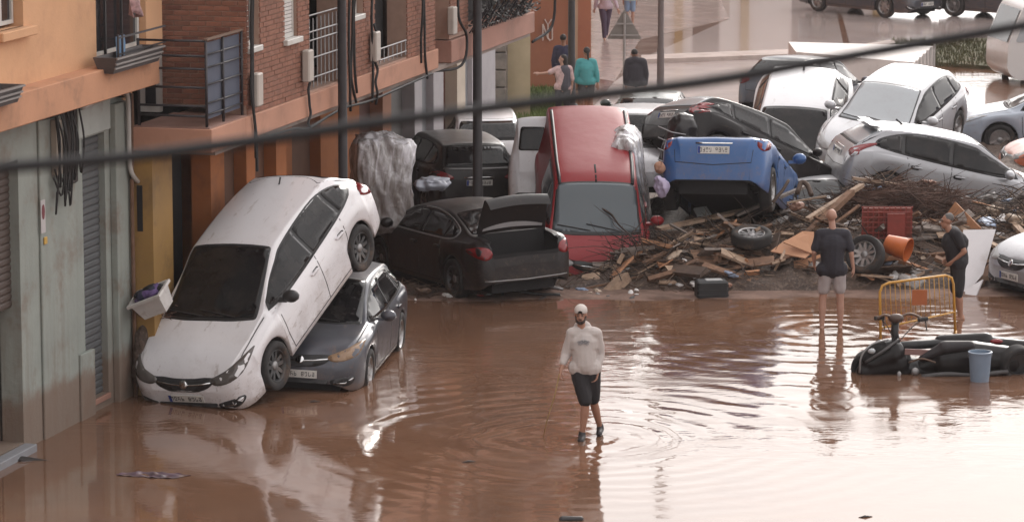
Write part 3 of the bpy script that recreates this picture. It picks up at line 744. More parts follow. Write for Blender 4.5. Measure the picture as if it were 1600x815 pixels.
# blue hatchback, tail up
c = Car('crushed', 'blue_hatchback', pose(77, -16, -1, (3.86, 62.5, .58)), P_BLUE, 'blue hatchback with its tail raised and roof crushed, above the heap of planks', group=G_CARS, scale=(1.0, 1.06, 1.18))
c.doors(); c.rear(tl=[(.70, .88), (.72, 1.05), (.80, 1.12), (.86, 1.0), (.87, .86), (.80, .80)], pz=.80)
# black hatchback leaning behind the blue one
c = Car('hatch', 'black_hatchback', pose(29, -23, -8, (4.26, 65.6, .66)), P_BLACK, 'black hatchback slanting down to the right behind the blue car', group=G_CARS, sglass=CARGLASS, rglass=PALEGLASS, scale=(.97, .95, .97))
c.doors(('R',)); c.rear(tl=[(.62, .90), (.60, 1.12), (.66, 1.22), (.74, 1.2), (.84, .98), (.80, .84)])
# white hatchback nose down further back
c = Car('hatch', 'white_hatchback', pose(-101, -22, -2, (5.85, 73.2, .0)), P_WHITE2, 'clean white car tipped nose down behind the black hatchback', group=G_CARS, scale=(1.12,)*3)
c.doors(('L',)); c.front()
MB().tube([(-1.25, 0, 1.44), (-1.36, 0, 1.54)], .02, 6).build('antenna', BLACK, c.root)
# dark grey car behind that
c = Car('hatch', 'grey_hatchback', pose(62, -8, 0, (6.6, 79.4, .25)), P_GREY, 'dark grey car with a red tail light behind the tipped white one', group=G_CARS)
c.doors(('L',)); c.rear()
# silver hatchback facing down left
c = Car('hatch', 'silver_hatchback', pose(-116, -9, -6, (7.75, 72.7, .42)), P_SILVER2, 'silver three door hatchback with a pale windscreen sloping down to the left', group=G_CARS, scale=(1.07,)*3, glass=PALEGLASS, sglass=CARGLASS)
c.doors(('L',)); c.front(); c.rear()
# silver hatchback seen from its right side
c = Car('hatch', 'silver_hatchback', pose(8, -11.5, 2, (8.0, 66.0, .17)), P_SILVER, 'long silver hatchback in front with red tail lights and its dark side windows facing us', group=G_CARS, scale=(1.05,)*3, rglass=PALEGLASS)
c.doors(); c.rear(tl=[(.60, .88), (.64, 1.0), (.70, 1.12), (.74, 1.08), (.77, .98), (.83, .90), (.78, .82)])
m = MB()
m.grid(lambda u, v: (-1.56-.20*u, (v-.5)*1.02, 1.395-.02*u+.012), 2, 8); m.grid(lambda u, v: (-1.56-.20*u, (v-.5)*1.02, 1.395-.05*u-.015), 2, 8)
m.build('roof_spoiler', P_SILVER, c.root, smooth=True)
MB().tube([(-1.05, 0, 1.44), (-1.2, 0, 1.52)], .018, 6).build('antenna', BLACK, c.root)
# pale blue saloon at the right edge
c = Car('sedan', 'pale_blue_saloon', pose(176, 0, 0, (11.85, 76.4, .0)), P_PALEB, 'pale blue saloon standing level at the right edge of the heap', group=G_CARS)
c.doors(('L',)); c.front()
# white car low in front of it
c = Car('sedan', 'white_saloon', pose(172, 2, 0, (12.1, 67.8, -.25)), P_WHITE2, 'white car low in the mud at the right edge, in front of the orange one', group=G_CARS)
c.doors(('L',))
c = Car('hatch', 'orange_hatchback', pose(184, 0, 0, (12.1, 71.8, -.1)), paint('orange_paint', (.40, .10, .045), .25), 'orange car showing only its front at the right edge', group=G_CARS)
c.doors(('L',)); c.front()
# silver people carrier at the lower right
c = Car('hatch', 'silver_hatchback', pose(206, -1.5, 0, (10.15, 59.0, -.06)), P_SILVER, 'silver car pushing in at the lower right edge with its headlight towards us', group=G_CARS, scale=(1, 1, 1.08))
c.doors(); c.front()
# dark green car roof behind the red van
c = Car('sedan', 'dark_green_saloon', pose(84, 0, 0, (2.95, 75.6, .0)), paint('dark_green_paint', (.03, .055, .05), .25), 'dark green car behind the red van, only its roof line showing', group=G_CARS)
c.doors(('R',))
# white bonnet sunk in the debris
c = Car('hatch', 'white_hatchback', pose(-86, 1, 3, (5.55, 65.2, -.50)), P_WHITE2, 'white car buried to its roof in the debris under the long silver hatchback', group=G_CARS)
# dark cars standing far behind in the water
G_FAR = 'dark cars standing in the water at the far end'
c = Car('sedan', 'black_saloon', pose(-50, 0, 0, (10.9, 108.8, .0)), P_GREY, 'dark saloon standing in shallow water at the top right, its number plate visible', group=G_FAR, lens=CLEARLENS)
c.doors(('R',)); c.front()
c = Car('suv', 'grey_suv', pose(-40, 0, 0, (14.9, 107.4, .0)), P_GREY, 'dark grey car with a pale bonnet cut by the top right corner', group=G_FAR)
c.doors(('R',)); c.front()
# ---- white lorry cab at the far right
t = empty('white_lorry', M=pose(188, 0, 0, (13.95, 90.5, -.45)), label='white lorry cab leaning in at the right edge above the pale blue saloon', cat='lorry')
m = MB(); m.prism(rounded([(-3.2, .55), (1.5, .55), (1.72, .8), (1.70, 1.45), (1.35, 2.35), (1.1, 2.55), (-3.2, 2.6)], .12), -1.0, 1.0, Matrix.Rotation(pi/2, 4, 'X'))
m.build('cab', paint('lorry_white', (.60, .58, .57), .3), t, smooth='auto', fix=True)
for y in (-1.006, 1.006):
    m = MB(); m.prism(rounded([(.30, 1.5), (1.52, 1.5), (1.22, 2.25), (.30, 2.25)], .08), y-.006, y+.006, Matrix.Rotation(pi/2, 4, 'X') @ Matrix.Scale(1, 4)); m.build('side_window', PALEGLASS, t, fix=True)
    for xx in (.9, -2.2):
        o = obj('wheel', wheel_meshes(.42)[0], t); o.location = (xx, .86*(1 if y > 0 else -1), .42)
m = MB(); m.grid(lambda u, v: (1.705-.33*u+.01, (v-.5)*1.75, 1.5+.82*u), 3, 6); m.build('windscreen', CARGLASS, t, smooth=True)
MB().box(-3.1, .15, -1.02, 1.02, 2.0, 2.08).build('side_stripe', surf('lorry_grey', (.2, .19, .19), .6), t)
# ================================================================== BUILDINGS ON THE LEFT
FX, FY = .25562323, .96677648                      # direction of the street front
FM = Matrix.Translation((-6.24, 46.88, 0)) @ Matrix.Rotation(atan2(FY, FX), 4, 'Z')
# local frame of a street building: x along the front away from us, y into the building (so -y = out over the street), z up
def fbox(m, t0, t1, n0, n1, z0, z1, bev=0): return m.box(t0, t1, -n1, -n0, z0, z1, bev=bev)
ORANGE_W = surf('orange_render', (.60, .34, .19), .9, .10, .8, .004, 25, stain=(.40, .22, .13), stain_amt=.45, stain_sc=.9)
def flooded(name, col, h=1.1, **k):
    """wall paint with an uneven dried tide mark of mud up to h metres and run stains above"""
    m_ = surf(name, col, **k); t_ = m_.node_tree; p_ = t_.nodes['Principled BSDF']; old = p_.inputs['Base Color'].links[0].from_socket
    b = NB.__new__(NB); b.m = m_; b.t = t_; b.p = p_; co = b.coord(); s_ = b.n('ShaderNodeSeparateXYZ'); b.l(co, s_.inputs[0])
    z = b.math('SUBTRACT', s_.outputs[2], b.math('MULTIPLY', b.noise(1.6, 6, co, .65), .7))
    f = b.rng(z, h-.55, h-.30, .8, 0, True); f2 = b.rng(s_.outputs[2], h, h+2.2, .30, .05)
    st = b.math('MULTIPLY', b.rng(b.noise(1.0, 6, b.coord('Object', (5, 5, .45)), .7), .46, .62, 0, 1, True), f2)
    b.l(b.mix(f, b.mix(st, old, (.13, .085, .06)), (.16, .10, .07)), p_.inputs['Base Color']); return m_
BAND_W = surf('band_render', (.47, .24, .14), .88, .12, 1.2, .003, 25, stain=(.25, .14, .09), stain_amt=.5, stain_sc=1.4)
SALMON = surf('salmon_band', (.42, .215, .145), .88, .12, 1.0, .003, 25, stain=(.25, .13, .09), stain_amt=.45, stain_sc=1.1)
GREYGREEN = flooded('grey_green_paint', (.255, .275, .25), .75, rough=.8, var=.12, scale=1.3, bump=.006, bscale=14, stain=(.18, .13, .10), stain_amt=.65, stain_sc=1.1)
OCHRE = surf('ochre_wall', (.20, .11, .045), .85, .15, 1.5, .004, 20, stain=(.09, .055, .035), stain_amt=.5)
OCHRE2 = surf('yellow_ochre_door', (.30, .17, .05), .7, .12, 1.5, .0, stain=(.13, .08, .04))
DEEPOR = surf('deep_orange_wall', (.36, .12, .035), .85, .15, 1.2, .004, 20, stain=(.15, .06, .03))
BRICKRED = surf('brick', (.24, .105, .068), .9, .22, 6, .006, 60, stain=(.14, .07, .05), stain_amt=.4, stain_sc=1.0)
MORTAR = surf('mortar', (.34, .22, .17), .95, .1, 8)
SHUT = surf('brown_shutter', (.07, .048, .04), .6, .15, 2, stain=(.08, .055, .04))
SHUTG = surf('blue_grey_shutter', (.085, .088, .092), .6, .12, 2, stain=(.09, .07, .055))
WFRAME = surf('white_frame', (.55, .53, .50), .5, .1, 4, stain=(.3, .24, .2), stain_amt=.3)
DGLASS = glassy('window_glass', (.02, .02, .024), .06, 1.5, .1)
CABLEM = plain('black_cable', (.02, .018, .018), .7)
RAILM = surf('dark_railing', (.03, .026, .03), .5, .2, 6)
CONCR = surf('stained_concrete', (.30, .24, .21), .92, .15, 1.5, .004, 20, stain=(.15, .1, .08))
def brick_sheet(name, parent, spans, z0, z1, n, holes, BW=.245, BH=.075, depth=.028):
    """real courses of brick standing proud of the mortar, joined: too foreshortened to pick apart"""
    m = MB(); rr = random.Random(3); zi = 0; z = z0
    while z+BH-.01 < z1:
        off = (zi % 2)*BW/2
        for (a, b_) in spans:
            x = a-off
            while x < b_:
                x0, x1 = max(x+.006, a), min(x+BW-.006, b_)
                if x1-x0 > .03:
                    cx, cz = (x0+x1)/2, z+BH/2
                    segs = [(x0, x1)]
                    for (h0, h1, g0, g1) in holes:
                        if g0 < z+BH-.012 and g1 > z:
                            new = []
                            for s0, s1 in segs:
                                if h1 <= s0 or h0 >= s1: new.append((s0, s1))
                                else:
                                    if h0-s0 > .03: new.append((s0, h0))
                                    if s1-h1 > .03: new.append((h1, s1))
                            segs = new
                    for s0, s1 in segs:
                        d = rr.uniform(-.003, .003)
                        k = len(m.v); y = -(n+depth*0+d); yb = -n+.02
                        m.v += [(s0, y, z), (s1, y, z), (s1, y, z+BH-.013), (s0, y, z+BH-.013), (s0, yb, z), (s1, yb, z), (s1, yb, z+BH-.013), (s0, yb, z+BH-.013)]
                        m.f += [(k, k+1, k+2, k+3), (k+3, k+2, k+6, k+7), (k, k+4, k+5, k+1), (k+1, k+5, k+6, k+2), (k, k+3, k+7, k+4)]
                x += BW
        z += BH; zi += 1
    return m.build(name, BRICKRED, parent, kind='stuff')
def wall_with_holes(m, t0, t1, n0, n1, z0, z1, holes):
    """thick wall split round rectangular openings (t0,t1,z0,z1)"""
    ts = sorted({t0, t1, *[q for h in holes for q in h[:2] if t0 < q < t1]})
    for a, b_ in zip(ts, ts[1:]):
        hs_ = sorted([h for h in holes if h[0] < (a+b_)/2 < h[1]], key=lambda h: h[2]); z = z0
        for h in hs_:
            if h[2] > z: fbox(m, a, b_, n0, n1, z, min(h[2], z1))
            z = max(z, h[3])
        if z < z1: fbox(m, a, b_, n0, n1, z, z1)
def window(parent, t0, t1, z0, z1, n, frame=WFRAME, glass=DGLASS, sill=None, mull=1, shutter=False, fw=.05):
    m = MB(); ns, ne = n-.10, n-.04
    fbox(m, t0, t0+fw, ns, ne, z0, z1); fbox(m, t1-fw, t1, ns, ne, z0, z1); fbox(m, t0+fw, t1-fw, ns, ne, z0, z0+fw); fbox(m, t0+fw, t1-fw, ns, ne, z1-fw, z1)
    for k in range(mull):
        c = t0+(t1-t0)*(k+1)/(mull+1); fbox(m, c-fw/2, c+fw/2, ns+.005, ne-.005, z0+fw, z1-fw)
    o = m.build('window', frame, parent)

    g = MB(); fbox(g, t0+fw*.5, t1-fw*.5, ns+.02, ns+.03, z0+fw*.5, z1-fw*.5); g.build('pane', glass, o)
    if sill:
        s_ = MB(); fbox(s_, t0-.08, t1+.08, n-.05, n+.09, z0-.09, z0-.005, .01); s_.build('sill', sill, o)
    if shutter:
        z = z1-fw; mm_ = MB()
        while z > z0+.06: fbox(mm_, t0+fw, t1-fw, ne-.03, ne-.008, z-.052, z-.006); z -= .055
        mm_.build('roller_blind', shutter, o, kind='stuff')
    return o
def slats(parent, t0, t1, z0, z1, n, mat, pitch=.095, name='shutter_slat'):
    z = z0; me = None
    while z < z1-.01:
        if me is None:
            m = MB(); m.add([(t0, -n, 0), (t1, -n, 0), (t1, -n-.014, pitch*.3), (t0, -n-.014, pitch*.3), (t0, -n-.014, pitch*.75), (t1, -n-.014, pitch*.75), (t0, -n, pitch*.94), (t1, -n, pitch*.94), (t0, -n+.012, pitch), (t1, -n+.012, pitch), (t0, -n+.012, 0), (t1, -n+.012, 0)],
                [(0, 1, 2, 3), (3, 2, 5, 4), (4, 5, 7, 6), (6, 7, 9, 8), (10, 11, 1, 0), (8, 9, 11, 10)]); me = m.mesh(name, mat)
        o = obj(name, me, parent); o.location.z = z; z += pitch
# ---------------- A: orange rendered house over the grey-green garage front
A = empty('orange_house', M=FM, label='orange rendered house with grey green ground floor and roller shutters at the left edge', cat='house')
m = MB(); hA = [(-3.2, -.72, .1, 3.85), (1.52, 2.36, .18, 3.84)]
wall_with_holes(m, -5, 3.05, -.35, 0, -.3, 4.44, hA)
m.build('ground_floor_wall', GREYGREEN, A)
m = MB(); fbox(m, 1.2, 1.72, 0, .06, -.3, .92, .01); m.build('plinth', GREYGREEN, A)
m = MB(); fbox(m, 2.55, 3.06, .0, .10, -.3, 4.20, .01); m.build('pilaster', GREYGREEN, A)
m = MB(); fbox(m, -.06, 1.18, -.0, .035, -.3, 4.43, .01); m.build('painted_pier', GREYGREEN, A)
m = MB(); fbox(m, 1.36, 2.55, -.0, .028, 3.86, 4.34, .01); m.build('fascia_panel', surf('pale_fascia', (.36, .38, .36), .8, .1, 2, stain=(.2, .15, .12)), A)
m = MB(); fbox(m, -.72, -.10, -.33, -.30, -.2, 4.0); fbox(m, -5.0, 4.0, -.9, -.8, -.3, 4.4); m.build('inner_wall', DARKIN, A)
slats(A, -3.2, -.72, 1.9, 3.85, -.14, SHUT)
slats(A, 1.52, 2.36, .18, 3.84, -.10, SHUTG)
m = MB(); fbox(m, 1.5, 2.38, -.02, .03, .10, .18, .008); m.build('threshold', surf('salmon_step', (.3, .16, .12), .9, .1, 2), A)
m = MB(); fbox(m, -2.6, -.75, .02, .20, -.1, .10, .01); m.build('step', surf('grey_blue_step', (.2, .2, .215), .7, .1, 2, stain=(.2, .15, .12)), A)
m = MB(); fbox(m, -1.35, -.80, -.46, -.40, .1, 2.35); m.build('torn_panel', surf('torn_cardboard', (.30, .20, .14), .85, .2, 2, stain=(.12, .07, .045)), A)
hU = [(1.50, 3.40, 4.92, 7.2), (-1.9, -1.03, 5.62, 6.9), (-1.9, -.9, 8.4, 9.7), (1.5, 2.9, 7.9, 10)]
m = MB(); wall_with_holes(m, -5, 4.05, -.1, .25, 4.86, 12.5, hU); fbox(m, -5, 4.05, -4, -.1, 4.86, 12.5)
m.build('upper_wall', ORANGE_W, A)
m = MB(); fbox(m, -5, 3.12, -.3, .55, 4.44, 4.86, .012); m.build('floor_band', BAND_W, A)
m = MB(); fbox(m, 3.06, 3.42, -.3, .02, -.3, 4.86); m.build('end_wall', ORANGE_W, A)
m = MB(); fbox(m, -5.2, 4.3, -4.2, .6, 12.5, 12.7); m.build('roof', CONCR, A)
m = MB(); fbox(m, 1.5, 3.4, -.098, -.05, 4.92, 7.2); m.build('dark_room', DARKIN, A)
w_ = window(A, 1.55, 3.36, 4.93, 7.15, .20, frame=WFRAME, mull=0, fw=.07)
m = MB()
for t in (2.0, 2.62): fbox(m, t, t+.04, .16, .19, 4.95, 7.1)
m.build('door_stile', BLACK, w_)
window(A, -1.86, -1.07, 5.66, 6.86, .17, frame=WFRAME, mull=1)
m = MB(); fbox(m, -2.0, -.86, .2, .38, 5.5, 5.62, .012); m.build('sill', ORANGE_W, A)
m = MB(); fbox(m, -.1, .55, .2, .34, 6.02, 6.14, .012); m.build('sill', ORANGE_W, A)
# small balcony rail with window box
m = MB()
for t in (1.46, 1.62): fbox(m, t, t+.025, .56, .585, 4.86, 5.28)
fbox(m, 1.46, 3.3, .56, .58, 5.0, 5.02); fbox(m, 1.46, 3.3, .56, .58, 5.22, 5.245); m.build('low_railing', RAILM, A)
for lab, t0, t1, nn in (('long empty window box hanging on the orange balcony rail', 1.0, 2.72, .50), ('window box cut by the left edge, on the orange house', -4.0, -2.3, .50)):
    P = empty('window_box', M=FM @ Matrix.Translation((t0, -nn-.18, 4.80)), label=lab, cat='window box', group='window boxes on the orange house')
    L = t1-t0; m = MB()
    m.add([(0, 0, 0), (L, 0, 0), (L, .2, 0), (0, .2, 0), (-.05, -.07, .22), (L+.05, -.07, .22), (L+.05, .27, .22), (-.05, .27, .22), (-.02, -.04, .22), (L+.02, -.04, .22), (L+.02, .24, .22), (-.02, .24, .22), (.02, .02, .05), (L-.02, .02, .05), (L-.02, .18, .05), (.02, .18, .05)],
        [(0, 3, 2, 1), (0, 1, 5, 4), (1, 2, 6, 5), (2, 3, 7, 6), (3, 0, 4, 7), (4, 5, 9, 8), (5, 6, 10, 9), (6, 7, 11, 10), (7, 4, 8, 11), (8, 9, 13, 12), (9, 10, 14, 13), (10, 11, 15, 14), (11, 8, 12, 15), (12, 13, 14, 15)])
    m.build('box', surf('window_box_grey', (.07, .06, .06), .6, .2, 3), P)
    for k, z in enumerate((.07, .13, .205)):
        m = MB(); e = .05*z/.22; m.box(-e-.01, L+e+.01, -.07*z/.22-.022, -.07*z/.22-.004, z-.012, z+.012); m.build('rib', surf('rib_grey', (.22, .20, .19), .5, .1, 3), P)
# towel and blue cloth in the doorway
def cloth(name, w0, h0, mat, M, amp=.04, seed=1, label=None, cat=None):
    m = MB(); rr = random.Random(seed); ph = rr.uniform(0, 6)
    m.grid(lambda u, v: (M @ Vector((w0*(u-.5)*(1-.15*v)+amp*.4*sin(9*v+ph), amp*sin(14*u+ph)*(.3+v)+amp*.5*sin(23*u+3*v), -h0*v*(1-.12*sin(5*u+ph))))), 14, 12)
    o = m.build(name, mat, None, smooth=True, label=label, cat=cat); s = o.modifiers.new('th', 'SOLIDIFY'); s.thickness = .008; return o
cloth('towel', .34, .42, surf('pink_pattern_towel', (.42, .27, .27), .9, .6, 14), FM @ Matrix.Translation((2.0, -.62, 5.92)), .05, 2, 'pale pink patterned towel hanging in the balcony doorway', 'towel')
cloth('cloth', .30, .34, surf('light_blue_cloth', (.16, .27, .42), .9, .1, 6), FM @ Matrix.Translation((1.72, -.50, 5.24)), .02, 5, 'light blue cloth behind the low balcony rail', 'cloth')
# cables, meter boxes and pipes on the front
def fpipe(parent, pts, r, mat, name='pipe', n=7, sm=True):
    P = [(t, -nn, z) for t, nn, z in pts]; P = smooth_open(P, 5) if sm and len(P) > 2 else P
    return MB().tube(P, r, n).build(name, mat, parent, smooth=True)
m = MB(); fbox(m, .32, .50, .03, .14, 3.5, 4.25, .02); m.build('meter_box', surf('grey_beige_plastic', (.33, .28, .23), .6, .1, 4), A)
m = MB(); fbox(m, .60, .70, .03, .12, 3.62, 4.05, .02); m.build('meter_box', surf('grey_beige_plastic', (.33, .28, .23), .6, .1, 4), A)
m = MB(); fbox(m, .78, 1.15, .03, .10, 3.3, 4.40, .03); m.build('cable_panel', plain('burnt_board', (.04, .03, .028), .9), A)
rr = random.Random(5)
for k in range(12):
    t = rr.uniform(.3, 1.15); z1 = rr.uniform(3.0, 3.5)
    fpipe(A, [(t, .12, 4.35), (t+rr.uniform(-.1, .1), .16+rr.uniform(0, .05), 3.9), (t+rr.uniform(-.15, .15), .14, z1), (t+rr.uniform(-.1, .1), .1, z1+.25)], .014, CABLEM, 'cable')
for k in range(4): fpipe(A, [(-.8, .06+.02*k, 4.40-.02*k), (.3, .07, 4.34-.02*k), (1.2, .06, 4.36-.02*k), (2.3, .07, 4.42-.03*k), (2.85, .12, 4.36-.03*k)], .012, CABLEM, 'cable')
PIPEG = surf('grey_conduit', (.42, .40, .38), .5, .1, 4, stain=(.2, .14, .1))
fpipe(A, [(1.4, .06, 4.28), (2.0, .09, 4.32), (2.6, .14, 4.36), (2.86, .16, 4.30), (2.90, .16, 3.9), (2.92, .16, 3.3), (3.05, .20, 3.08), (3.2, .2, 3.05)], .035, PIPEG, 'conduit')
fpipe(A, [(3.02, .16, 4.3), (3.04, .16, 3.6), (3.0, .15, 2.9), (3.02, .15, .0)], .03, surf('rusty_pipe', (.15, .08, .05), .8, .3, 6), 'conduit')
fpipe(A, [(3.2, .18, 3.15), (3.2, .18, 3.3), (3.34, .18, 3.28)], .03, PIPEG, 'conduit')
for k in range(3): fpipe(A, [(2.75, .12, 4.40), (2.98+.02*k, .16, 4.25), (3.0+.03*k, .14, 3.7), (2.97+.03*k, .15, 3.1)], .011, CABLEM, 'cable')
fpipe(A, [(3.26, .2, 3.05), (3.26, .2, 0)], .06, surf('yellow_downpipe', (.45, .25, .07), .6, .12, 3, stain=(.2, .1, .05)), 'downpipe', 10, False)
# no-parking style stickers: pale panel with a dark red oval
for (t, z, n_) in ((-.0, 3.0, .036), (3.12, 2.95, .03)):
    m = MB(); fbox(m, t-.075, t+.075, n_, n_+.008, z-.22, z+.22); p = m.build('sticker', surf('sticker_pale', (.45, .42, .42), .6, .1, 3), A)
    m = MB(); m.prism([(t+.05*cos(a), z+.06+.10*sin(a)) for a in np.linspace(0, 2*pi, 14, endpoint=False)], n_+.009, n_+.013, Matrix.Rotation(pi/2, 4, 'X')); m.build('sticker_mark', surf('sticker_red', (.16, .03, .04), .6, .1, 3), p, fix=True)
m = MB(); fbox(m, .0, .10, .036, .06, 2.62, 2.72, .01); m.build('yellow_tag', surf('yellow_tag', (.5, .3, .06), .6, .1, 3), A)
# ---------------- B: brick block with the corner balcony
B = empty('brick_building', M=FM, label='red brick apartment building with the salmon band and corner balcony, left of centre', cat='apartment building')
nB = 1.3; T0, T1, T2, T3 = 4.67, 14.41, 15.35, 21.0
holesB = [(4.76, 5.26, 4.78, 6.1), (6.38, 7.0, 4.74, 6.1), (7.55, 9.0, 3.86, 6.1), (9.80, 10.35, 4.78, 6.1), (10.95, 12.75, 3.86, 6.3), (16.5, 20.4, 3.9, 6.2)]
hH = [(a, b_, c, d) for a, b_, c, d in holesB]
up = [(a, b_, c+2.9*k, d+2.9*k) for k in (1, 2) for a, b_, c, d in holesB]
m = MB(); wall_with_holes(m, T0, T1, nB-.35, nB-.022, 3.83, 12.4, hH+up); m.build('wall', MORTAR, B)
brick_sheet('front_brickwork', B, [(T0+.0, T1)], 3.84, 6.75, nB, hH)
brick_sheet('front_brickwork', B, [(T2, T3)], 3.98, 6.75, nB, hH)
m = MB(); wall_with_holes(m, T2, T3, nB-.35, nB-.022, 3.9, 12.4, hH+up)
fbox(m, T1, T2, nB-1.0, nB-.6, 3.83, 12.4); fbox(m, T1-.2, T1-.022, nB-.9, nB-.36, 3.83, 12.4); fbox(m, T2+.022, T2+.2, nB-.9, nB-.36, 3.83, 12.4); fbox(m, T3-.25, T3-.03, -4, nB-.36, 3.9, 12.4)
m.build('recess_wall', MORTAR, B)
# upper storeys keep a printed brick pattern: nothing of them is in view but their reflection
def brickprint():
    b = NB('brick_far'); co = b.coord(); mp = b.n('ShaderNodeMapping'); mp.inputs['Rotation'].default_value = (pi/2, 0, 0); b.l(co, mp.inputs[0])
    t = b.n('ShaderNodeTexBrick'); b.l(mp.outputs[0], t.inputs['Vector']); t.inputs['Color1'].default_value = (.25, .1, .06, 1); t.inputs['Color2'].default_value = (.2, .08, .05, 1); t.inputs['Mortar'].default_value = (.3, .2, .15, 1)
    t.inputs['Scale'].default_value = 1; t.inputs['Brick Width'].default_value = .245; t.inputs['Row Height'].default_value = .075; t.inputs['Mortar Size'].default_value = .006; b.l(t.outputs[0], b.p.inputs['Base Color']); b.p.inputs['Roughness'].default_value = .9; return b.m
BP = brickprint()
m = MB(); wall_with_holes(m, T0, T1, nB-.02, nB+.004, 6.75, 12.4, up); wall_with_holes(m, T2, T3, nB-.02, nB+.004, 6.75, 12.4, up); m.build('upper_brickwork', BP, B)
# face-on return wall: every brick its own
BWk, BHk = .245, .075
for wd in (BWk, BWk/2): pass
mfull = MB(); mfull.box(0, .02, 0, BWk-.012, 0, BHk-.013, bev=.004); MF = mfull.mesh('brick', BRICKRED)
BR2 = surf('brick_dark', (.19, .075, .05), .9, .2, 6, .006, 60); BR3 = surf('brick_pale', (.30, .125, .08), .9, .2, 6, .006, 60)
MF2 = MF.copy(); MF2.materials[0] = BR2; MF3 = MF.copy(); MF3.materials[0] = BR3
mhalf = MB(); mhalf.box(0, .02, 0, BWk/2-.012, 0, BHk-.013, bev=.004); MH = mhalf.mesh('brick', BRICKRED)
rr = random.Random(9); z = 3.98; row = 0
while z < 6.45:
    y = -nB+.004; first = row % 2
    while y < .02:
        half = first and abs(y+nB-.004) < 1e-6
        L = BWk/2 if half else BWk
        o = obj('brick', MH if half else rr.choice((MF, MF, MF2, MF3)), B); o.location = (T0-.022+rr.uniform(-.003, .002), y, z)
        y += L
    z += BHk; row += 1
m = MB(); fbox(m, T0-.008, T0+.15, -.3, nB-.36, 3.95, 12.4); fbox(m, T0-.008, T0+.0, nB-.36, nB-.022, 3.95, 12.4); fbox(m, T0-.02, T0-.008, -.3, nB, 6.46, 12.4); m.build('return_wall', MORTAR, B)
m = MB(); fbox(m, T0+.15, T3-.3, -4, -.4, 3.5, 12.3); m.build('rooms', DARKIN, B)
m = MB(); fbox(m, 3.0, T3+.3, -4.2, nB+.4, 12.4, 12.6); m.build('roof', CONCR, B)
# salmon bands (floor edges)
m = MB(); fbox(m, T0-.2, T1+.06, .2, nB+.04, 3.50, 3.83, .01); fbox(m, 3.02, T0-.2, .15, nB+.04, 3.50, 3.83, .01); m.build('floor_band', SALMON, B)
m = MB(); fbox(m, T2-.06, T3, .2, nB+.04, 3.50, 3.88, .01); m.build('floor_band', surf('pink_band', (.36, .19, .145), .88, .14, 1.0, .003, 25, stain=(.22, .13, .1)), B)
m = MB(); fbox(m, T1+.06, T2-.06, -.2, .75, 3.42, 3.80, .01); m.build('floor_band', surf('dark_pink_band', (.24, .10, .085), .88, .14, 1.0), B)
m = MB(); fbox(m, 3.05, T0-.022, .18, nB, 3.83, 3.85); m.build('balcony_floor', surf('terracotta_tiles', (.26, .15, .12), .7, .15, 3), B)
# white-framed balcony door beside the brick return
m = MB(); fbox(m, T0-.14, T0-.03, -.28, .02, 3.86, 5.9); p = m.build('balcony_door', WFRAME, B); m = MB(); fbox(m, T0-.15, T0-.141, -.2, -.04, 3.95, 5.8); m.build('pane', DGLASS, p)
# balcony railing
Rl = MB()
R_ = empty('balcony_railing', M=FM, label='dark metal railing with horizontal bars round the brick corner balcony', cat='railing')
def bar(pts, r=.018, name='rail', n=6): MB().tube([(t, -nn, z) for t, nn, z in pts], r, n).build(name, RAILM, R_, smooth=True)
for z in (3.98+.02, 4.14, 4.40, 4.66, 4.84, 5.05): bar([(3.1, .22, z), (3.1, 1.24, z)])
for z in (4.02, 4.18, 4.44, 4.68, 4.86, 5.06): bar([(3.12, 1.24, z), (4.62, 1.24, z)], .014)
for t, nn in ((3.1, .24), (3.1, 1.24), (3.8, 1.24), (4.6, 1.24)): bar([(t, nn, 3.84), (t, nn, 5.07)], .022, 'post')
m = MB(); fbox(m, 3.16, 4.58, 1.205, 1.215, 3.95, 5.02); m.build('screen', surf('blue_grey_screen', (.075, .085, .12), .8, .12, 2), R_)
m = MB(); fbox(m, 3.08, 4.62, 1.215, 1.27, 5.06, 5.085); m.build('handrail', surf('handrail_wood', (.16, .1, .07), .7, .1, 2), R_)
# windows of the brick front
window(B, 4.78, 5.24, 4.80, 6.1, nB-.06, sill=WFRAME, mull=1, fw=.07)
window(B, 6.40, 6.98, 4.76, 6.1, nB-.02, sill=WFRAME, mull=0, shutter=surf('white_blind', (.55, .52, .50), .6, .1, 3), fw=.06)
window(B, 9.82, 10.33, 4.80, 6.1, nB-.08, sill=WFRAME, mull=1, fw=.07)
for (a, b_, c, d) in up:
    window(B, a+.02, b_-.02, c, d, nB-.05, sill=WFRAME if c > 5+2.9 and b_-a < 1 else None, mull=1)
# balcony openings with railings
def balc(t0, t1, bars_z, vert, mat=STEEL, lo=3.9, hi=4.95):
    for z in bars_z:
        MB().tube([(t0, -nB+.02, z), (t1, -nB+.02, z)], .014, 6).build('rail', mat, B)
    k = int((t1-t0)/vert)
    for i in range(k+1):
        t = t0+.03+(t1-t0-.06)*i/k; MB().tube([(t, -nB+.02, lo), (t, -nB+.02, hi)], .010, 5).build('baluster', mat, B)
balc(7.57, 8.98, (4.05, 4.35, 4.62, 4.75, 5.0), .18)
balc(10.97, 12.73, (4.14, 3.96), .25, hi=4.14)
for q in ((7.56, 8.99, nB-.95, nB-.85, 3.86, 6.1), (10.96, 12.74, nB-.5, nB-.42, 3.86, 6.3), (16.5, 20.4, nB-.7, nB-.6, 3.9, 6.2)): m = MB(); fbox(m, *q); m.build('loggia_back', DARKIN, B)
m = MB()
for t in (7.75, 8.15, 8.6): fbox(m, t, t+.22, nB-.84, nB-.80, 3.9, 4.62)
m.build('pale_boards', surf('pale_boards', (.30, .25, .23), .8, .1, 3), B)
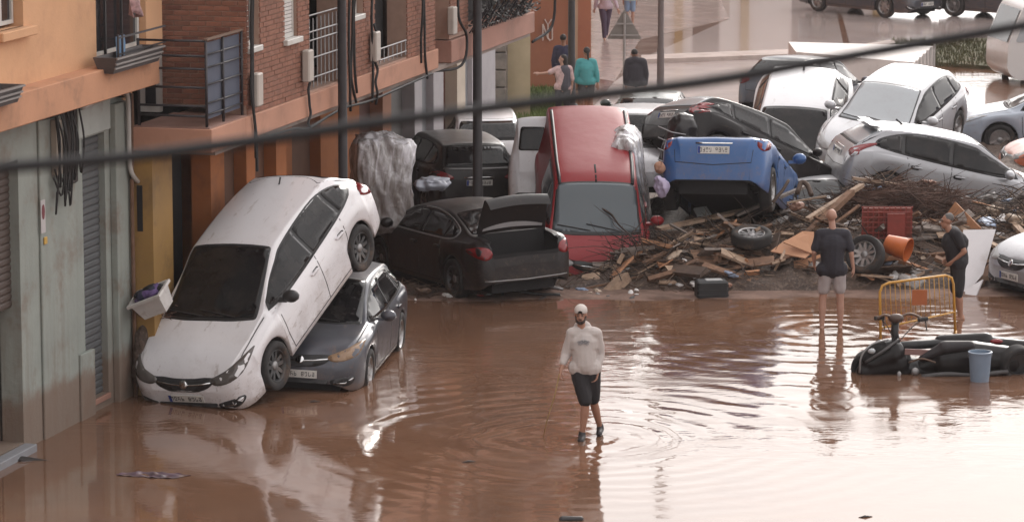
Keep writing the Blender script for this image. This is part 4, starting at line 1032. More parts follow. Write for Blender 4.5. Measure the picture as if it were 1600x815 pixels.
m = MB(); fbox(m, 11.75, 11.81, nB-.41, nB-.37, 3.9, 6.2); m.build('door_stile', STEEL, B)
# planted dark loggia of the far block
m = MB(); rr = random.Random(12)
for k in range(700):
    t = rr.uniform(16.5, 20.5); z = 4.0+abs(rr.gauss(.15, .25)); y = -nB-.0-rr.uniform(0, .35); a = rr.uniform(0, 6.28); s = rr.uniform(.05, .11)
    v = Vector((t, y, z)); d = Vector((cos(a), .5*sin(a), rr.uniform(-.4, .5)))*s; e = Vector((-sin(a), .4*cos(a), rr.uniform(-.5, .5)))*s*.5
    m.add([v-d, v+e, v+d, v-e], [(0, 1, 2, 3)])
m.build('balcony_plants', surf('dark_leaves', (.028, .026, .024), .7, .4, 3), B, kind='stuff')
m = MB()
for t in np.linspace(16.5, 20.4, 22): m.tube([(t, -nB-.02, 3.9), (t, -nB-.30+.05*sin(t*9), 4.35), (t, -nB-.30, 4.9)], .013, 4)
m.build('curved_railing', RAILM, B, kind='stuff')
# ground floor of the brick block
m = MB()
fbox(m, 3.13, 3.38, -.8, .08, -.3, 3.5); m.build('entrance_wall', OCHRE, B)
m = MB(); fbox(m, 3.10, 3.14, .09, .42, -.3, 3.45); fbox(m, 3.14, 3.9, .39, .42, -.3, 3.5); p = m.build('yellow_door', OCHRE2, B)
m = MB(); fbox(m, 3.085, 3.10, .19, .27, 2.35, 3.0); m.build('door_slit', DARKIN, p)
m = MB(); fbox(m, 3.09, 3.10, .0, .09, 3.0, 3.2); m.build('junction_box', CABLEM, B)
BS_ = surf('brown_shutter2', (.13, .06, .035), .8, .15, 2); GB_ = surf('grey_blue_door', (.20, .20, .21), .7, .1, 2); PP_ = surf('pale_pier', (.36, .33, .34), .8, .1, 2); MD_ = surf('maroon_door', (.10, .035, .025), .7, .15, 2)
gf = [(3.9, 4.64, OCHRE, .10), (4.64, 5.30, DARKIN, .05), (5.30, 5.90, DEEPOR, .50), (5.90, 6.9, BS_, .3), (6.9, 7.3, DEEPOR, .5), (7.3, 8.3, BS_, .3), (8.3, 8.8, DEEPOR, .5),
      (8.8, 10.4, BS_, -1.4), (10.4, 11.4, DEEPOR, -1.2), (11.4, 13.2, BS_, -1.4), (13.2, 14.2, DEEPOR, -1.2), (14.2, 15.8, BS_, -1.4), (15.8, 18.1, DEEPOR, -1.2), (18.1, 19.4, MD_, -1.4), (19.4, 19.95, surf('salmon_pier', (.33, .15, .09), .85, .12, 2), -1.15), (19.95, 21.5, surf('grey_shutter', (.13, .12, .115), .6, .1, 2), -1.4), (21.5, 22.0, PP_, -1.15),
      (22.0, 22.8, GB_, -1.3), (22.8, 23.5, PP_, -1.15), (23.5, 24.5, MD_, -1.4), (24.5, 25.1, surf('cream_pier', (.42, .35, .28), .8, .1, 2), -1.15), (25.1, 25.8, GB_, -1.3), (25.8, 27.6, PP_, -1.2)]
for i, (a, b_, mt, nn) in enumerate(gf):
    m = MB(); fbox(m, a, b_, nn-.3, nn, -.3, 3.5); m.build('pier' if mt in (DEEPOR, PP_, OCHRE) else 'shutter_door', mt, B)
m = MB(); fbox(m, 8.52, 8.8, -1.6, .3, -.3, 3.5); m.build('pier', DEEPOR, B)
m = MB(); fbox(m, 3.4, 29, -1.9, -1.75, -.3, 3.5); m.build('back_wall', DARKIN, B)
m = MB(); fbox(m, 3.4, T3, -1.8, nB-.05, 3.42, 3.495); m.build('soffit', CONCR, B)
# cables running down the brick front
for t, a, b_ in ((4.70, 6.6, 3.2), (4.95-.2, 6.6, 3.0), (7.25, 4.2, 3.3), (9.25, 6.6, 3.35), (9.45, 6.6, 3.45), (9.62, 6.6, 3.6), (10.55, 6.6, 3.35), (10.7, 4.6, 3.3), (13.5, 6.6, 3.4), (13.3, 6.6, 3.7)):
    rr = random.Random(int(t*10)); pts = [(t+rr.uniform(-.04, .04), nB+.06, a)]
    k = 7
    for i in range(1, k): pts.append((t+rr.uniform(-.06, .06), nB+.06+rr.uniform(0, .04), a+(b_-a)*i/k))
    pts.append((t+rr.uniform(.0, .3), nB+.05, b_)); fpipe(B, pts, .022, CABLEM, 'cable', 5)
fpipe(B, [(4.6, nB+.03, 3.45), (6.5, nB+.05, 3.42), (7.3, nB+.05, 3.34), (9.0, nB+.05, 3.44), (10.6, nB+.06, 3.40), (14.0, nB+.05, 3.46)], .022, CABLEM, 'cable', 5)
fpipe(B, [(15.6, nB-.0, 6.6), (15.5, nB+.1, 5.0), (15.45, nB+.12, 4.3), (15.9, nB+.14, 3.9), (15.7, nB+.1, 3.42), (14.8, nB-.2, 3.40)], .025, CABLEM, 'cable', 5)
fpipe(B, [(20.8, nB+.02, 6.6), (20.9, nB+.25, 5.2), (21.25, nB+.35, 4.4), (21.3, nB+.3, 3.6), (20.6, nB+.1, 3.35)], .028, CABLEM, 'cable', 5)
for t, z in ((7.22, 4.05), (10.68, 4.0), (4.86, 3.95), (15.2, 4.0)):
    m = MB(); fbox(m, t-.12, t+.12, nB+.02, nB+.14, z, z+.48, .02); m.build('junction_box', surf('box_beige', (.42, .37, .33), .6, .1, 3), B)

# ================================================================== BEYOND
# stone pillared porch and yellow wall
Y = 80.
def wbox(m, x0, x1, y0, y1, z0, z1, bev=0): return m.box(x0, x1, y0, y1, z0, z1, bev=bev)
t = empty('yellow_building', (0, 0, 0), label='cream building with a stone pillar between the brick block and the orange wall', cat='building')
m = MB(); wbox(m, -.1, .42, 82, 84, -.3, 3.6); m.build('cream_wall', surf('cream_wall', (.45, .36, .24), .8, .1, 2), t)
m = MB(); wbox(m, -1.6, -.1, 82.6, 84, -.3, 3.6); m.build('back_wall', surf('white_wall', (.5, .46, .43), .8, .1, 2), t)
st_m = surf('grey_stone', (.20, .17, .15), .9, .3, 3, .01, 15)
for k in range(9):
    m = MB(); wbox(m, -.46+.01*(k % 2), -.12-.01*(k % 3), 81.6, 81.95, k*.4, k*.4+.375, .02); m.build('stone', st_m, t)
m = MB(); wbox(m, -.9, -.82, 81.4, 81.5, 0, 3.4); m.build('post', surf('rust_post', (.2, .1, .06), .8, .1, 3), t)
m = MB(); wbox(m, -4, .5, 81, 90, 3.62, 13); m.build('upper_floors', SALMON, t)
for k in range(3):
    m = MB(); wbox(m, -1.2, -.3, 80.98, 81.02, 4.6+3*k, 6.2+3*k); m.build('window', DGLASS, t)
# orange building with the painted letters
t = empty('orange_building', (0, 0, 0), label='orange building wall with white painted letters beyond the cream one', cat='building')
ORB = surf('terracotta_render', (.36, .145, .085), .88, .08, .5, .003, 20, stain=(.28, .11, .07), stain_amt=.5, stain_sc=.5)
m = MB(); wbox(m, .42, 1.42, 88, 96, -.3, 15); m.build('wall', ORB, t)
m = MB(); wbox(m, 1.42, 1.62, 87.95, 96, -.3, 15); m.build('corner_strip', surf('beige_strip', (.45, .29, .2), .85, .1, 1), t)
m = MB(); wbox(m, 1.62, 2.0, 90.5, 97.0, -.3, 15); m.build('side_wall', ORB, t)
m = MB(); wbox(m, 1.3, 2.15, 97.2, 112, -.3, 14); m.build('rear_wing', surf('pink_orange_render', (.40, .22, .15), .88, .1, 1), t)
for k in range(4):
    m = MB(); wbox(m, .6, 1.2, 87.96, 88.02, 4.5+2.9*k, 5.9+2.9*k); m.build('window', DGLASS, t)
LET = surf('white_letter_paint', (.62, .50, .46), .8, .1, 6)
pp = at_depth(856, 48, 87.98); k_ = 87/5600
for pl in ([(-8, 10), (-8, -16)], [(-8, 10), (0, -12), (3, -15)], [(7, 9), (7, -14), (2, -16)], [(-5, 18), (0, 9), (6, 18)], [(0, 9), (0, -13)]):
    P = [(pp.x+a*k_, 87.97, pp.z+b_*k_) for a, b_ in pl]; MB().tube(P, .02, 6).build('painted_letter', LET, t)
# pale building across the far end; stands beyond the top of the picture but is mirrored in the water
t = empty('pale_building', (0, 0, 0), label='pale three storey building closing the street beyond the flooded square', cat='building')
PALE = surf('pale_pink_render', (.80, .74, .72), .85, .06, .4, stain=(.45, .38, .36), stain_amt=.4, stain_sc=.3)
hol = [(a, a+1.7, z, z+1.3) for a in (3.4, 6.2, 9.6) for z in (4.2, 7.2)]
m = MB()
ts = [2.3, 12.3]
def xwall(m, x0, x1, y0, y1, z0, z1, holes):
    ts = sorted({x0, x1, *[q for h in holes for q in h[:2] if x0 < q < x1]})
    for a, b_ in zip(ts, ts[1:]):
        z = z0
        for h in sorted([h for h in holes if h[0] < (a+b_)/2 < h[1]], key=lambda h: h[2]):
            if h[2] > z: wbox(m, a, b_, y0, y1, z, h[2])
            z = max(z, h[3])
        if z < z1: wbox(m, a, b_, y0, y1, z, z1)
gr = [(3.2, 5.0, 0.1, 2.7), (6.0, 6.9, 0.1, 2.5), (9.3, 11.6, .1, 2.7)]
xwall(m, 2.3, 12.3, 119, 119.5, -.3, 9.6, hol+gr); wbox(m, 2.3, 12.3, 119.5, 130, -.3, 9.4); m.build('wall', PALE, t)
for h in hol:
    m = MB(); wbox(m, h[0], h[1], 119.2, 119.3, h[2], h[3]); m.build('window', surf('dull_pane', (.2, .18, .18), .3, .2, 1), t)
for h in gr:
    m = MB(); wbox(m, h[0], h[1], 119.15, 119.3, h[2], h[3]); m.build('shutter', surf('taupe_shutter', (.24, .2, .19), .6, .1, 1), t)
for x in (2.35, 5.4, 7.6, 12.0):
    m = MB(); wbox(m, x, x+.28, 118.9, 119, -.3, 3.2); m.build('pilaster', surf('yellow_pilaster', (.5, .36, .2), .8, .1, 1), t)
m = MB(); wbox(m, 2.2, 12.4, 118.6, 130, 9.6, 9.9); m.build('roof', CONCR, t)
# low ground features: verge, kerbs, islands
def slab(name, pts, z0, z1, mat, **kw):
    m = MB(); m.prism(pts, z0, z1); return m.build(name, mat, None, fix=True, **kw)
KERB = surf('kerb_stone', (.45, .38, .35), .85, .12, 2, stain=(.25, .17, .13))
GRASSG = surf('verge_soil', (.09, .085, .045), .95, .35, 1.5, .02, 12, stain=(.14, .095, .06), stain_amt=.6)
MUDG = surf('wet_mud', (.17, .105, .075), .45, .3, 2.5, .02, 14, stain=(.25, .17, .13), stain_amt=.5)
def gxy(u, v): p = ground(u, v); return (p.x, p.y)
slab('grass_bank', [(-1.5, 76), (.75, 75.5), (1.4, 80.5), (1.25, 87.9), (-1.5, 88)], -.2, .10, surf('bright_verge', (.13, .15, .05), .95, .35, 1.2, .02, 10, stain=(.17, .12, .075), stain_amt=.5), kind='structure')
slab('pavement', [gxy(905, 118), gxy(960, 128), gxy(1000, 62), gxy(1140, 30), gxy(1120, -10), gxy(905, -10)], -.2, .006, surf('muddy_pavement', (.34, .26, .23), .2, .25, 1.2, .003, 4, stain=(.42, .31, .28)), kind='structure')
slab('square', [gxy(1002, 99), gxy(1330, 87), gxy(1460, 120), gxy(1440, 235), gxy(930, 235), gxy(925, 170), gxy(960, 128)], -.2, .004, surf('pale_reflection_tone', (.46, .40, .38), .16, .12, .9, .003, 3, stain=(.25, .17, .135), stain_amt=.75, stain_sc=.35), kind='structure')  # pale colour stands in for the bright reflection on the floodwater; brown stains over it
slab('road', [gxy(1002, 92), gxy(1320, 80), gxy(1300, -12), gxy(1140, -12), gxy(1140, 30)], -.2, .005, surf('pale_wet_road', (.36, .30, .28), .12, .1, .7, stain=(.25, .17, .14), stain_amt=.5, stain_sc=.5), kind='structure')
slab('pale_reflection_slab', [gxy(1330, 78), gxy(1400, 66), gxy(1480, 60), gxy(1700, 56), gxy(1700, -14), gxy(1306, -12)], -.2, .0045, surf('bright_reflection_tone', (.40, .33, .31), .10, .15, .5, .002, 3, stain=(.28, .20, .17), stain_amt=.6, stain_sc=.3), kind='structure')  # pale slab added over the water; its colour carries the bright reflection
slab('kerb', [gxy(1002, 100), gxy(1330, 88), gxy(1400, 74), gxy(1398, 68), gxy(1325, 80), gxy(1002, 93)], -.2, .12, KERB, kind='structure')
slab('verge', [gxy(1395, 98), gxy(1585, 112), gxy(1660, 90), gxy(1640, 62), gxy(1470, 66), gxy(1400, 86)], -.2, .10, GRASSG, kind='structure')
# low white wall / hut by the verge
t = empty('white_hut', (0, 0, 0), label='low white walled enclosure behind the silver hatchbacks', cat='enclosure')
a = ground(1380, 150); b_ = ground(1500, 168)
m = MB(); x0, x1 = a.x, b_.x
m.add([(x0-2, 88.5, 0), (x1-.9, 86, 0), (x1, 90, 0), (x0-2, 91, 0), (x0-2, 88.5, .9), (x1-.9, 86, .9), (x1, 90, .9), (x0-2, 91, .9)], [(0, 1, 5, 4), (1, 2, 6, 5), (2, 3, 7, 6), (3, 0, 4, 7), (4, 5, 6, 7)])
m.build('walls', surf('white_sheet', (.62, .58, .56), .6, .08, 1, stain=(.4, .33, .3)), t)
for k in range(6):
    q = k/5; p0 = Vector((x1-.9, 86, 0)).lerp(Vector((x1, 90, 0)), q); MB().box(p0.x-.0, p0.x+.05, p0.y-.04, p0.y+.04, 0, .95).build('post', surf('white_post', (.5, .47, .45), .6, .1, 2), t)
# ================================================================== PEOPLE
SKIN = surf('skin', (.33, .17, .115), .55, .06, 8, spec=.4); SKINL = surf('skin_light', (.42, .24, .18), .55, .06, 8, spec=.4)
HAIRM = surf('dark_hair', (.018, .013, .011), .7, .3, 20)
def hand(mb, w, d, curl, side, palm=(0, 1, 0), sc=1.):
    """palm, four unequal bent fingers and a thumb; w wrist, d pointing direction, palm = palm normal"""
    w, d, p = Vector(w), Vector(d).normalized(), Vector(palm).normalized(); a = d.cross(p).normalized()*side; p = a.cross(d).normalized()*side
    c = w+d*.055*sc
    capsule(mb, w, w+d*.03*sc, .024*sc, .026*sc, 8)
    for k in range(4): capsule(mb, w+d*.02*sc+a*(.027-.018*k)*.6*sc, w+d*.085*sc+a*(.027-.018*k)*sc, .016*sc, .0125*sc, 8)
    for k, L in enumerate((.070, .078, .073, .058)):
        q = w+d*.088*sc+a*(.029-.0195*k)*sc; dd = d.copy(); 
        for j, f in enumerate((.45, .32, .23)):
            ang = curl*(.6+.5*j); dd = (d*cos(ang)+p*sin(ang)).normalized(); e = q+dd*L*f*1.15*sc
            capsule(mb, q, e, (.0098-.001*j)*sc, (.0090-.001*j)*sc, 7); q = e
    t0 = w+d*.03*sc+a*.026*sc; t1 = t0+(d*.6+a*.6+p*.35).normalized()*.04*sc; t2 = t1+(d*.9+p*.45*curl+a*.1).normalized()*.034*sc
    capsule(mb, t0, t1, .0135*sc, .011*sc, 7); capsule(mb, t1, t2, .011*sc, .009*sc, 7)
def headm(mb, c, f, s=1.):
    """skull, jaw, nose, brow and ears; c centre, f facing"""
    c, f = Vector(c), Vector(f).normalized(); u = Vector((0, 0, 1)); a = f.cross(u).normalized(); R_ = Matrix((a, f, u)).transposed()
    def P(x, y, z): return c+R_ @ Vector((x, y, z))*s
    ball(mb, P(0, -.012, .025), (.077*s, .093*s, .093*s), 14, R_.to_4x4()); ball(mb, P(0, .022, -.045), (.058*s, .066*s, .068*s), 12, R_.to_4x4())
    ball(mb, P(0, .058, -.088), (.026*s, .024*s, .022*s), 8, R_.to_4x4())
    capsule(mb, P(0, .083, .018), P(0, .105, -.022), .010*s, .015*s, 8)
    capsule(mb, P(-.035, .074, .034), P(.035, .074, .034), .013*s, .013*s, 8)
    capsule(mb, P(-.020, .080, -.058), P(.020, .080, -.058), .010*s, .010*s, 8)
    for q in (-1, 1): ball(mb, P(q*.078, -.01, 0), (.010*s, .022*s, .032*s), 8, R_.to_4x4())
    return P
def wrinkle(amp, sc, seed=0):
    def fn(x, y, z):
        v = Vector((x*sc+seed, y*sc, z*sc*.55)); d = noise.noise(v)*amp+noise.noise(v*2.3)*amp*.5
        return (x+d, y+d*.8, z)
    return fn
def person(loc, J, top, bottom, label, skin=SKIN, vox=.011, shoes=None, hair=None, legs_long=False, sleeve=1., top_r=1., face=None, head_s=1., group=None, rot=0, bare_head=False, scale=1., beard=False, hands=(.5, .5), bot_len=1., extra=None):
    """J: joints in local metres: x right, y away, z up"""
    t = empty('person', loc, (0, 0, rot), label=label, cat='person', group=group); t.scale = (scale,)*3
    g = {k: Vector(v) for k, v in J.items()}; f = Vector(face or (0, -1, 0)); mb = MB()
    side = (g['sr']-g['sl']).normalized()
    capsule(mb, g['pel']+Vector((0, 0, .05)), g['chest'], .115, .125, 12); capsule(mb, g['hl'], g['hr'], .105, .105, 12)
    capsule(mb, g['sl']*.82+g['sr']*.18, g['sr']*.82+g['sl']*.18, .075, .075, 10); ball(mb, g['chest'], (.165, .13, .18), 12)
    capsule(mb, g['neck']-Vector((0, 0, .06)), g['head']-Vector((0, 0, .05)), .058, .052, 10)
    P = headm(mb, g['head'], f, head_s)
    for s in 'lr':
        capsule(mb, g['s'+s], g['e'+s], .052, .042, 10); capsule(mb, g['e'+s], g['w'+s], .042, .027, 10)
        capsule(mb, g['h'+s], g['k'+s], .088, .058, 12); capsule(mb, g['k'+s], g['k'+s].lerp(g['a'+s], .35), .056, .060, 10); capsule(mb, g['k'+s].lerp(g['a'+s], .35), g['a'+s], .058, .036, 10)
        fd = Vector((f.x, f.y, 0)).normalized() if not J.get('fd') else Vector(J['fd'])
        capsule(mb, g['a'+s]-Vector((0, 0, .02))-fd*.03, g['a'+s]-Vector((0, 0, .045))+fd*.14, .038, .030, 10)
        q = 0 if s == 'l' else 1
        hd = (g['w'+s]-g['e'+s]).normalized(); hand(mb, g['w'+s], hd if 'd'+s not in J else g['d'+s], hands[q], 1 if s == 'l' else -1, f if vox > .015 else (f*.3+side*(.9 if s == 'l' else -.9)))
    body = remesh(mb, vox, 'body', skin, t, 3)
    # --- top
    m = MB(); r = top_r
    capsule(m, g['pel']+Vector((0, 0, .06)), g['chest'], .155*r, .165*r, 14); ball(m, g['chest'], (.20*r, .155*r, .21), 14)
    capsule(m, g['sl']*.9+g['sr']*.1, g['sr']*.9+g['sl']*.1, .085*r, .085*r, 12); capsule(m, g['hl']+Vector((0, 0, .05)), g['hr']+Vector((0, 0, .05)), .130*r, .130*r, 12)
    for s in 'lr':
        e = g['e'+s]
        if sleeve <= 1: capsule(m, g['s'+s], g['s'+s].lerp(e, sleeve), .073*r, .068*r, 12)
        else: capsule(m, g['s'+s], e, .072*r, .062*r, 12); capsule(m, e, e.lerp(g['w'+s], sleeve-1), .062*r, .050*r, 12)
    if extra == 'hood': 
        ball(m, g['neck']-f*.07+Vector((0, 0, .0)), (.12, .10, .085), 12); capsule(m, g['neck']+side*.07-Vector((0, 0, .02))+f*.02, g['neck']-side*.07-Vector((0, 0, .02))+f*.02, .045, .045, 8)
    remesh(m, vox, 'top', top, t, 3, fn=wrinkle(.016, 6, 3) if vox < .015 else None)
    # --- bottoms
    r = min(r, 1.06); m = MB(); capsule(m, g['hl']+Vector((0, 0, .03)), g['hr']+Vector((0, 0, .03)), .118*r, .118*r, 12)
    for s in 'lr':
        k = g['k'+s]
        if bot_len <= 1: capsule(m, g['h'+s], g['h'+s].lerp(k, bot_len), .112*r, .092*r, 12)
        else: capsule(m, g['h'+s], k, .110*r, .080*r, 12); capsule(m, k, k.lerp(g['a'+s], bot_len-1), .078*r, .062*r, 12)
    remesh(m, vox, 'shorts' if bot_len < 1.4 else 'trousers', bottom, t, 3, fn=wrinkle(.014, 7, 8) if vox < .015 else None)
    if shoes:
        for s in 'lr':
            fd = Vector((f.x, f.y, 0)).normalized() if not J.get('fd') else Vector(J['fd']); m = MB()
            capsule(m, g['a'+s]-Vector((0, 0, .02))-fd*.035, g['a'+s]-Vector((0, 0, .05))+fd*.16, .052, .043, 10); capsule(m, g['a'+s]+Vector((0, 0, .02)), g['a'+s]-Vector((0, 0, .03)), .05, .052, 10)
            remesh(m, .012, 'shoe', shoes, t, 2)
    if hair is not None:
        m = MB(); 
        u = Vector((0, 0, 1)); a = f.cross(u).normalized(); R_ = Matrix((a, f, u)).transposed().to_4x4()
        ball(m, P(0, -.026, .042), (.080*head_s, .090*head_s, .084*head_s), 14, R_)
        if hair == 'tail': capsule(m, P(0, -.10, .03), P(0, -.13, -.16), .035, .018, 8)
        if hair == 'long': capsule(m, P(0, -.05, .0), P(0, -.07, -.14), .075, .055, 10)
        remesh(m, .012, 'hair', HAIRM if hair != 'grey' else surf('grey_hair', (.10, .09, .085), .7, .3, 20), t, 2)
    if vox < .015 and f.y < .3:
        for q in (-1, 1):
            m = MB(); ball(m, P(q*.030, .082, .012), .0095, 8); m.build('eye', plain('eye_dark', (.03, .02, .018), .3), t, smooth=True)
            m = MB(); capsule(m, P(q*.016, .092, .036), P(q*.048, .080, .038), .006, .004, 6); m.build('eyebrow', HAIRM, t, smooth=True)
        m = MB(); capsule(m, P(-.020, .089, -.052), P(.020, .089, -.052), .0045, .0045, 6); m.build('mouth', plain('lips', (.19, .07, .055), .5), t, smooth=True)
    if beard:
        m = MB(); u = Vector((0, 0, 1)); a = f.cross(u).normalized(); R_ = Matrix((a, f, u)).transposed().to_4x4()
        ball(m, P(0, .030, -.075), (.058, .062, .048), 12, R_)
        for q in (-1, 1): capsule(m, P(q*.066, .005, -.01), P(q*.045, .045, -.075), .014, .022, 8)
        capsule(m, P(-.024, .090, -.038), P(.024, .090, -.038), .007, .007, 6)
        remesh(m, .007, 'beard', surf('dark_beard', (.035, .022, .017), .8, .3, 30), t, 1)
    return t, g, P
F_ = lambda **k: k
# 1: the man with the stick
p1 = ground(915, 683)
HOOD = surf('pale_hoodie', (.46, .41, .39), .9, .06, 8, .004, 60); BLKSH = surf('black_shorts', (.014, .012, .014), .85, .2, 8)
T1, g1, P1 = person((p1.x, p1.y, 0), F_(pel=(-.01, 0, .93), chest=(-.035, .02, 1.27), hl=(.085, 0, .90), hr=(-.095, 0, .90), neck=(-.055, .0, 1.49), head=(-.07, -.02, 1.665),
    sl=(.135, .03, 1.415), sr=(-.195, -.0, 1.415), el=(.19, .08, 1.12), er=(-.265, .02, 1.13), wl=(.155, -.06, .90), wr=(-.335, -.12, .93), dl=(-.2, -.2, -.95), dr=(-.1, -.25, -.9),
    kl=(.10, .06, .50), kr=(.0, -.12, .50), al=(.20, .24, .085), ar=(-.05, -.08, .055)), HOOD, BLKSH, 'man in a pale hoodie and backwards cap wading with a thin stick in his hand',
    shoes=plain('black_shoes', (.02, .017, .018), .6), vox=.0105, sleeve=1.5, top_r=1.06, face=(-.12, -1, -.06), extra='hood', bot_len=.92, beard=True, hands=(.8, 1.3))
m = MB(); f = Vector((-.12, -1, -.06)).normalized(); a = f.cross(Vector((0, 0, 1))).normalized(); R_ = Matrix((a, f, a.cross(f))).transposed().to_4x4()
ball(m, P1(0, -.012, .062), (.089, .102, .085), 18, R_); capsule(m, P1(-.045, -.115, .03), P1(.045, -.115, .03), .02, .02, 8)
capmat = surf('white_cap', (.52, .47, .44), .85, .05, 8)
cp = remesh(m, .009, 'cap', capmat, T1, 2)
# trim the cap's lower half away by clamping it to the brow line
for v in cp.data.vertices:
    q = P1(0, 0, .032).z
    if v.co.z < q: v.co.z = q-.004
m = MB(); m.prism(smooth_closed([(-.028, 0), (-.02, .026), (0, .034), (.02, .026), (.028, 0)], 3), 0, .006, Matrix.Translation(P1(0, .087, .044)) @ R_ @ Matrix.Rotation(pi/2, 4, 'X') @ Matrix.Rotation(-.35, 4, 'X'))
m.build('cap_opening', HAIRM, cp, fix=True)
# grey lettering arched across the chest
m = MB(); yc = -.150
for k in range(7):
    a = -.55+1.1*k/6; x = -.035+.115*sin(a)*1.0; z = 1.235+.09*cos(a)
    Mx = Matrix.Translation((x, yc-.012*cos(a), z)) @ Matrix.Rotation(a*.7, 4, 'Y')
    m.box(-.012, -.005, -.004, .006, -.028, .028, Mx); m.box(.004, .010, -.004, .006, -.028, .028, Mx); m.box(-.012, .010, -.004, .006, (-.004 if k % 2 else .018), (.005 if k % 2 else .028), Mx)
m.build('chest_lettering', surf('grey_print', (.20, .20, .22), .8, .1, 20), T1)
m = MB(); capsule(m, (-.06, -.10, 1.44), (-.075, -.165, 1.30), .004, .004, 6); m.build('hood_cord', HOOD, T1)
hp = Vector((p1.x, p1.y, 0))+g1['wr']+Vector((-.03, -.03, -.085)); sp = ground(848, 686, -.05)
st = MB(); d = (Vector(sp)-hp); st.tube([hp-d*.06, hp+d*.3+Vector((.01, 0, 0)), hp+d*.65+Vector((-.008, 0, 0)), Vector(sp)], [.010, .009, .008, .006], 7)
st.build('walking_stick', surf('bare_stick', (.32, .22, .10), .8, .2, 12), None, smooth=True, label='thin pale stick held by the man in the hoodie, its tip in the water', cat='stick')
# 2: broad man from behind, dark polo, grey shorts
p2 = ground(1299, 511)
person((p2.x, p2.y, -.08), F_(pel=(0, 0, .98), chest=(0, .0, 1.40), hl=(-.10, 0, .95), hr=(.10, 0, .95), neck=(-.0, .0, 1.66), head=(-.02, .02, 1.83), sl=(-.195, 0, 1.55), sr=(.195, 0, 1.55), el=(-.29, -.02, 1.27), er=(.29, -.03, 1.27),
    wl=(-.27, .14, 1.06), wr=(.33, .03, 1.02), kl=(-.14, .02, .52), kr=(.135, .0, .52), al=(-.15, .0, .08), ar=(.14, .02, .08)), surf('navy_polo', (.022, .020, .028), .85, .12, 8), surf('grey_shorts', (.34, .30, .30), .9, .08, 8),
    'broad bald man in a dark polo and grey shorts with his back to us', vox=.0115, sleeve=.75, top_r=1.17, face=(.1, 1, -.05), bot_len=.62, skin=SKINL, hands=(.6, .6), head_s=1.02)
# 3: man in black at the barrier, side on
p3 = ground(1492, 497)
person((p3.x, p3.y, -.05), F_(pel=(.03, 0, .93), chest=(-.03, .0, 1.26), hl=(.03, -.09, .90), hr=(.03, .09, .90), neck=(-.10, .0, 1.47), head=(-.16, .0, 1.61), sl=(-.02, -.19, 1.42), sr=(-.04, .19, 1.42), el=(.10, -.24, 1.16), er=(.08, .22, 1.16),
    wl=(-.07, -.18, 1.0), wr=(-.10, .16, 1.0), kl=(.04, -.11, .50), kr=(.02, .10, .50), al=(.08, -.10, .08), ar=(.10, .10, .08), fd=(-1, 0, 0)), surf('black_tshirt', (.016, .014, .017), .85, .12, 8), surf('black_long_shorts', (.018, .016, .018), .85, .12, 8),
    'man in black T-shirt and long shorts standing side on behind the yellow barrier', vox=.0115, sleeve=.6, top_r=1.12, face=(-1, -.15, -.15), bot_len=1.15, hair='grey', hands=(.7, .7))
def J_(h=1., arms=None, **o):
    j = F_(pel=(0, 0, .93), chest=(0, .0, 1.26), hl=(-.09, 0, .90), hr=(.09, 0, .90), neck=(0, 0, 1.46), head=(0, 0, 1.62), sl=(-.17, 0, 1.40), sr=(.17, 0, 1.40), el=(-.23, 0, 1.12), er=(.23, 0, 1.12), wl=(-.22, .03, .88), wr=(.22, .03, .88),
        kl=(-.10, 0, .50), kr=(.10, 0, .50), al=(-.10, 0, .08), ar=(.10, 0, .08)); j.update(o); return j
G_BY = 'bystanders beyond the wrecked cars'
p = ground(880, 168); person((p.x, p.y, 0), J_(), surf('dark_blue_jacket', (.045, .045, .09), .85, .1, 5), surf('dark_trousers', (.04, .035, .04), .85, .1, 5), 'person in a dark blue jacket standing behind the girl, half hidden by the pole', vox=.018, sleeve=1.8, face=(.2, 1, 0), bot_len=1.9, hair='short', group=G_BY)
p = ground(879, 196); person((p.x, p.y, 0), J_(sl=(-.15, 0, 1.38), el=(-.33, -.05, 1.30), wl=(-.56, -.08, 1.28), dl=(-1, 0, .15)), surf('pink_white_top', (.50, .34, .33), .85, .3, 9), surf('dark_trousers', (.04, .035, .04), .85, .1, 5), 'girl with a pink top and grey waistcoat pointing out to the left', vox=.016, sleeve=.9, face=(-1, .2, 0), bot_len=1.9, hair='long', scale=.93, skin=SKINL, group=G_BY)
m = MB(); capsule(m, (.04, .0, .98), (.05, .0, 1.34), .17, .16, 12); t_ = [o for o in bpy.data.objects if o.get('label', '').startswith('girl with')][0]; remesh(m, .018, 'waistcoat', surf('grey_waistcoat', (.075, .07, .085), .9, .15, 6), t_, 2)
p = ground(916, 192); person((p.x, p.y, 0), J_(er=(.24, .0, 1.12), wr=(.26, 0, .90)), surf('teal_top', (.075, .30, .31), .85, .08, 5), surf('dark_shorts', (.045, .035, .035), .85, .1, 5), 'woman in a teal top with a dark ponytail, seen from behind by the pole', vox=.016, sleeve=1.7, face=(-.3, 1, 0), bot_len=.55, hair='tail', group=G_BY)
p = ground(993, 192); person((p.x, p.y, 0), J_(chest=(0, .05, 1.25), head=(-.03, .1, 1.56), neck=(-.02, .06, 1.43)), surf('black_hooded_jacket', (.028, .024, .03), .85, .1, 5), surf('sand_trousers', (.36, .27, .24), .85, .1, 5), 'person in a black hooded jacket seen from behind next to the triangular sign', vox=.016, sleeve=1.9, face=(0, 1, -.2), bot_len=1.95, hair='short', top_r=1.2, extra='hood', group=G_BY)
